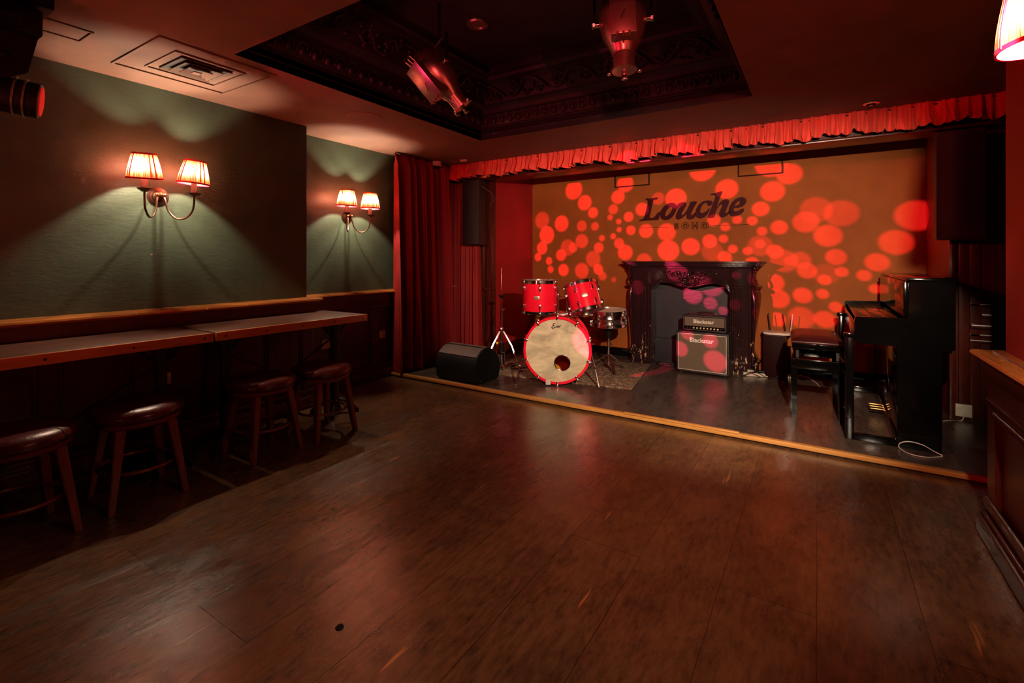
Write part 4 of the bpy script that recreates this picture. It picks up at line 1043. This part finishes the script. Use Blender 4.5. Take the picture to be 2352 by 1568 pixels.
# ---------------------------------------------------------------- piano bench
t = thing('piano_bench', 'black piano bench with red-black padded seat', 'bench', (-.02, 4.39, SZ), R(3))
bw, bl = .165, .28
b = MB(); b.grid(lambda u, v: Vector(((u - .5) * 2 * bw, (v - .5) * 2 * bl, .56 + .035 * min(1, 6 * min(u, 1 - u, v, 1 - v)) ** .5 + .012 * math.sin(PI*u) * math.sin(PI*v))), 20, 30)
b.box((-bw, -bl, .545), (bw, bl, .562), bev=.004); b.build('cushion', M['blackleather'], t, ang=60)
b = MB(); b.box((-bw + .005, -bl + .005, .505), (bw - .005, bl - .005, .545), bev=.004); b.build('seat_frame', M['blackg'], t)
b = MB(); b.box((-bw + .03, -bl + .06, .43), (-bw + .05, -bl + .08, .51)); b.box((bw - .05, bl - .08, .43), (bw - .03, bl - .06, .51)); b.box((bw - .05, -bl + .06, .43), (bw - .03, -bl + .08, .51)); b.box((-bw + .03, bl - .08, .43), (-bw + .05, bl - .06, .51)); b.build('lift_mechanism', M['iron'], t)
b = MB(); b.box((-bw, -bl, .36), (bw, -bl + .02, .43), bev=.003); b.box((-bw, bl - .02, .36), (bw, bl, .43), bev=.003); b.box((-bw, -bl, .36), (-bw + .02, bl, .43), bev=.003); b.box((bw - .02, -bl, .36), (bw, bl, .43), bev=.003); b.build('apron', M['blackg'], t)
for sx in (-1, 1):
    for sy in (-1, 1):
        b = MB(); b.prism([(-.02, 0 + .36 + .01), (.02, .37), (.016, 0), (-.016, 0)], 'y', -.02, .02, bev=.003)
        bmesh.ops.transform(b.bm, matrix=T_(sx * (bw - .02), sy * (bl - .02), 0), verts=b.bm.verts); b.build('leg', M['blackg'], t)
b = MB(); b.lathe([(.012, 0), (.012, .012), (.024, .016), (.024, .03), (0, .032)], 16, T_(0, -bl + .005, .525) @ ry); b.build('adjuster_knob', M['blackg'], t)

# ---------------------------------------------------------------- piano
PY0, PY1 = 3.79, 5.22
t = thing('upright_piano', 'glossy black upright piano with closed lid at the right of the stage', 'piano', (.45, (PY0 + PY1) / 2, SZ))
ox, oy = .45, (PY0 + PY1) / 2; hl = (PY1 - PY0) / 2
prof = [(.41, SZ), (.62, SZ), (.62, .64), (.68, .66), (.68, 1.06), (.465, 1.06), (.465, .83), (.20, .83), (.193, .80), (.193, .67), (.20, .66), (.41, .66)]
for s_ in (-1, 1):
    y0 = s_ * hl; y1 = s_ * (hl - .035)
    b = MB(); b.prism([(x - ox, z - SZ) for x, z in prof], 'y', min(y0, y1), max(y0, y1), bev=.003); b.build('side_panel', M['blackg'], t)
b = MB(); b.box((.47 - ox, -hl + .035, .0), (.60 - ox, hl - .035, .62)); b.box((.47 - ox, -hl + .035, .6), (.67 - ox, hl - .035, 1.01)); b.build('body', M['blackg'], t)
b = MB(); b.box((.455 - ox, -hl - .008, 1.061 - SZ), (.70 - ox, hl + .008, 1.082 - SZ), bev=.004); b.build('top_lid', M['blackg'], t)
b = MB(); b.box((.445 - ox, -hl + .035, .84 - SZ), (.47 - ox, hl - .035, 1.06 - SZ), bev=.003); b.build('upper_panel', M['blackg'], t)
b = MB(); b.box((.41 - ox, -hl + .035, .09), (.425 - ox, hl - .035, .62), bev=.003); b.build('knee_panel', M['blackg'], t)
b = MB(); b.box((.20 - ox, -hl + .035, .66 - SZ), (.46 - ox, hl - .035, .72 - SZ), bev=.004); b.box((.195 - ox, -hl + .035, .67 - SZ), (.21 - ox, hl - .035, .78 - SZ), bev=.003); b.build('key_bed', M['blackg'], t)
b = MB(); b.box((.21 - ox, -hl + .036, .80 - SZ), (.30 - ox, hl - .036, .815 - SZ), bev=.003); b.box((.302 - ox, -hl + .036, .80 - SZ), (.445 - ox, hl - .036, .818 - SZ), bev=.003); b.build('key_lid', M['blackg'], t)
for s_ in (-1, 1):
    b = MB(); b.box((.165 - ox - .02, s_ * (hl - .025) - .02, 0), (.165 - ox + .028, s_ * (hl - .025) + .02, .70 - SZ - .0), bev=.004); b.box((.165 - ox - .028, s_ * (hl - .025) - .026, .69 - SZ), (.165 - ox + .03, s_ * (hl - .025) + .026, .72 - SZ), bev=.004); b.build('leg', M['blackg'], t)
b = MB()
for s_ in (-1, 1): b.box((.18 - ox, s_ * (hl - .02) - .015, .0), (.42 - ox, s_ * (hl - .02) + .015, .045), bev=.003)
b.box((.40 - ox, -hl + .03, 0), (.47 - ox, hl - .03, .09), bev=.003); b.build('toe_rail', M['blackg'], t)
for k in (-.07, 0, .07):
    b = MB(); b.box((.32 - ox, -.012 + k, .055), (.41 - ox, .012 + k, .065), bev=.004); b.build('pedal', M['gold'], t)
# socket, plug and leads by the piano
c = aty(2211, 940, YP - .02); socket('wall_socket', 'cream socket with plug on the dark panelling right of the piano', (c.x, YP - .045, c.z), 'y', .09, .09)
e = aty(2160, 972, 4.5); cable('cream lead running from the plug to behind the piano', [(c.x, YP - .058, c.z - .03), (c.x - .02, YP - .08, c.z - .07), (e.x + .05, 4.6, e.z), (e.x - .05, 4.4, SZ + .02)], .004, M['white'])
lp = [(2165, 1048), (2130, 1050), (2090, 1042), (2066, 1028), (2068, 1017), (2090, 1014), (2120, 1022), (2145, 1036), (2165, 1046)]
cable('thin white cable loop on the stage floor before the piano', [aty(u_, v_, 3.77) if v_ < 1040 else atz(u_, v_, SZ + .004) for u_, v_ in lp], .003, M['white'])
# stray debris on floor
b = MB(); q = atz(780, 1441, .0); b.lathe([(0, .004), (.012, .004), (.014, 0), (0, 0)], 12); tag(b.build('bottle_cap', M['blackm'], None, loc=(q.x, q.y, 0)), 'small dark bottle cap lying on the floorboards', 'bottle cap')

# ---------------------------------------------------------------- lights
def spot(name, loc, tgt, e, c, size, blend=.4, r=.03):
    l = bpy.data.lights.new(name, 'SPOT'); l.energy = e; l.color = c; l.spot_size = R(size); l.spot_blend = blend; l.shadow_soft_size = r
    o = bpy.data.objects.new(name, l); COL.objects.link(o); o.location = loc
    o.rotation_euler = (Vector(tgt) - Vector(loc)).to_track_quat('-Z', 'Y').to_euler(); return o
LP = GL + ax * .03
g = spot('gobo_light', LP, GL + ax, 3000, (1., .04, .125), 76, .15, .0)
g.data.shadow_soft_size = 0.004
# gobo wheel pattern: (zoomed x, y, rx, ry, weight) read on the back wall
CIR = [(318,245,58,36,.8),(375,312,45,32,.8),(552,282,42,30,.9),(420,365,33,22,.8),(527,347,30,22,.7),(510,390,18,12,.7),(556,412,17,12,.8),(608,387,30,22,.9),(680,347,38,32,.9),(765,290,35,32,.5),
(858,290,60,48,1.3),(1128,240,62,52,1.),(1370,252,68,54,1.),(592,212,58,30,1.),(1307,345,47,38,1.1),(1263,408,28,25,1.1),(1183,402,28,22,1.),(1120,440,26,24,1.),(1060,405,38,30,1.),(1405,443,47,38,1.),
(1315,463,27,24,1.),(1110,503,26,22,1.),(1038,515,40,35,1.1),(937,545,50,44,1.1),(818,565,60,52,1.2),(1160,557,26,22,1.),(1238,568,26,22,1.),(1305,530,26,22,.9),(1305,540,62,60,.5),(1383,570,45,36,1.),(1118,602,42,30,.9),
(1262,630,45,25,.9),(700,462,42,32,.9),(620,458,28,22,.9),(558,455,15,12,.8),(810,468,55,42,.8),(527,490,18,13,.8),(558,527,32,23,.8),(590,575,52,30,.8),(450,550,32,22,.7),(467,500,18,14,.7),(360,435,30,25,.6),
(360,515,40,30,.6),(430,437,25,18,.6),(253,423,45,34,.9),(150,405,45,36,.5),(175,483,52,32,1.),(150,552,38,22,1.),(250,590,35,22,.9),(128,600,24,14,1.),(187,621,22,14,1.),(195,665,20,14,.9),(263,668,35,24,.9),(360,672,45,32,.7),
(447,665,32,22,.8),(420,610,55,25,.5),(315,550,25,25,.6),(285,550,50,30,.5),(1460,160,88,42,1.),(1600,350,95,65,.55),(1735,368,90,75,.7),(1545,415,72,55,.9),(1663,487,82,56,1.),(1707,600,62,40,1.),(1645,720,38,26,1.),(1737,678,38,26,1.),
(1855,697,44,28,1.),(1924,628,75,44,1.),(2024,522,104,62,1.),(2130,380,118,84,1.),(1520,615,58,42,.6),(1553,672,55,42,.9),(1430,620,75,60,.6),(1460,620,20,30,.6),(1375,735,45,58,1.),(1400,820,55,55,1.),(1395,930,38,44,1.),(1530,803,52,42,1.),
(1635,795,34,26,1.),(1705,865,38,28,1.),(1525,920,75,55,.7),(1648,930,60,45,1.),(1915,768,28,30,1.),(1650,690,80,50,.3),(690,620,60,20,.6),(1050,570,50,60,.4),(470,700,30,14,.6),(530,720,14,12,.5)]
OTH = [(1642, 829, 27, 5.10, 1.2), (1631, 783, 18, 5.10, 1.), (1560, 800, 18, 5.10, 1.), (1577, 766, 14, 5.10, .9), (1588, 676, 22, 5.52, 1.), (1628, 695, 16, 5.52, 1.), (1657, 712, 11, 5.52, 1.), (1692, 632, 10, 5.35, 1.), (1690, 700, 14, 5.35, .8),
       (1555, 625, 24, 5.35, .9), (1610, 650, 26, 5.35, .9), (1465, 660, 16, 5.35, .6), (1343, 785, 30, 4.0, 1.), (1467, 374, 26, 4.5, 1.2), (1600, 361, 32, 4.5, 1.2), (1660, 420, 0.1, 5.6, .1), (1940, 730, 20, 4.6, .8), (1870, 770, 22, 4.5, .7), (1150, 745, 22, 4.2, .5)]
gm = g.rotation_euler.to_matrix()
gi = gm.transposed()
def gdir(p):
    d_ = gi @ (p - LP); return (d_.x / -d_.z, d_.y / -d_.z)
circles = []
for x, y, rx, ry_, wgt in CIR:
    u_, v_ = 1180 + x / 2.306, 330 + y / 2.306
    c_ = gdir(aty(u_, v_, YB)); e1 = gdir(aty(u_ + rx / 2.306, v_, YB)); e2 = gdir(aty(u_, v_ + ry_ / 2.306, YB))
    r_ = (math.hypot(e1[0] - c_[0], e1[1] - c_[1]) + math.hypot(e2[0] - c_[0], e2[1] - c_[1])) / 2
    circles.append((c_[0], c_[1], r_, wgt))
for u_, v_, rp, yp, wgt in OTH:
    c_ = gdir(aty(u_, v_, yp)); e1 = gdir(aty(u_ + rp, v_, yp)); circles.append((c_[0], c_[1], math.hypot(e1[0] - c_[0], e1[1] - c_[1]), wgt))
l = g.data; l.use_nodes = True; nt = l.node_tree; em = nt.nodes['Emission']
tc = nt.nodes.new('ShaderNodeTexCoord'); sp = nt.nodes.new('ShaderNodeSeparateXYZ'); nt.links.new(tc.outputs['Normal'], sp.inputs[0])
def mth(op, a, b_=None, c_=None):
    n = nt.nodes.new('ShaderNodeMath'); n.operation = op
    for i, v in enumerate((a, b_, c_)):
        if v is None: continue
        if hasattr(v, 'links'): nt.links.new(v, n.inputs[i])
        else: n.inputs[i].default_value = v
    return n.outputs[0]
SGN = 1.0
az = mth('ABSOLUTE', sp.outputs['Z'])
gx = mth('MULTIPLY', mth('DIVIDE', sp.outputs['X'], az), SGN); gy = mth('MULTIPLY', mth('DIVIDE', sp.outputs['Y'], az), SGN)
cmb = nt.nodes.new('ShaderNodeCombineXYZ'); nt.links.new(gx, cmb.inputs[0]); nt.links.new(gy, cmb.inputs[1])
acc = None
for cx_c, cy_c, r_, wgt in circles:
    vd = nt.nodes.new('ShaderNodeVectorMath'); vd.operation = 'DISTANCE'; nt.links.new(cmb.outputs[0], vd.inputs[0]); vd.inputs[1].default_value = (cx_c, cy_c, 0)
    mr = nt.nodes.new('ShaderNodeMapRange'); nt.links.new(vd.outputs['Value'], mr.inputs[0]); mr.inputs[1].default_value = r_ * 1.05 + .0015; mr.inputs[2].default_value = max(r_ * .92 - .0015, r_ * .5); mr.inputs[3].default_value = 0; mr.inputs[4].default_value = wgt
    acc = mr.outputs[0] if acc is None else mth('ADD', acc, mr.outputs[0])
acc = mth('ADD', acc, .012)
nt.links.new(acc, em.inputs['Strength'])

WASH = (1., .03, .025)
spot('red_wash', (.35, -.9, 2.1), (-1.2, 4.4, 2.25), 190, (1., .07, .06), 56, .6, .08)
spot('red_wash', (-2.4, -1.2, 2.1), (.66, 2.7, 1.35), 170, (1., .012, .02), 46, .7, .08)
spot('red_ceiling_fill', (-1.5, -1.2, .8), (-2.9, 1.2, 2.29), 85, (1., .12, .07), 80, .9, .15)  # added fill from below, put in to redden the left ceiling
AL = Vector((.30, .95, 1.75))
spot('warm_stage_fill', AL, (-1.15, 5.0, .95), 600, (1., .82, .58), 66, .55, .012)  # added fill, no lamp of the room: warms the drums and back wall
spot('pink_floor_fill', (-1.38, 1.12, 2.28), (-1.0, .8, 0), 25, (1., .36, .28), 90, .9, .07)  # added pink fill for the floor; no downlight hangs there
# added can around the warm fill; its top flag keeps light off the ceiling
t = thing('fill_light_can', 'added out-of-view black can and top flag shaping the warm stage fill', 'lamp', AL)
dA = (Vector((-1.4, 5.0, 1.75)) - AL).normalized(); rz = math.atan2(dA.y, dA.x) - PI / 2; mA = Matrix.Rotation(rz, 4, 'Z')
b = MB(); b.lathe([(.0, -.16), (.06, -.16), (.07, -.14), (.07, -.03), (.066, -.03), (.06, -.12), (0, -.12)], 24, mA @ Matrix.Rotation(R(-90), 4, 'X')); b.build('can', M['blackm'], t)
b = MB(); b.box((-.16, -.02, .022), (.16, .16, .026), mA); b.build('flag', M['blackm'], t)
b = MB(); b.tube([mA @ Vector((0, -.1, .07)), mA @ Vector((0, -.1, CZ - AL.z))], .01, 8); b.build('hanger', M['iron'], t)
w_ = bpy.data.worlds.new('world'); scene.world = w_; w_.use_nodes = True
w_.node_tree.nodes['Background'].inputs['Color'].default_value = (.02, .002, .002, 1); w_.node_tree.nodes['Background'].inputs['Strength'].default_value = 1.0

# ---------------------------------------------------------------- colour management
scene.view_settings.view_transform = 'Standard'; scene.view_settings.look = 'None'
scene.view_settings.gamma = 1.0; scene.view_settings.use_curve_mapping = False
scene.view_settings.exposure = 0.0
scene.cycles.use_denoising = True
scene.cycles.max_bounces = 5; scene.cycles.diffuse_bounces = 2; scene.cycles.glossy_bounces = 3; scene.cycles.use_adaptive_sampling = True; scene.cycles.adaptive_threshold = .03; scene.cycles.adaptive_min_samples = 16; scene.cycles.transmission_bounces = 3
scene.cycles.sample_clamp_indirect = 16.0; scene.cycles.caustics_reflective = False; scene.cycles.caustics_refractive = False
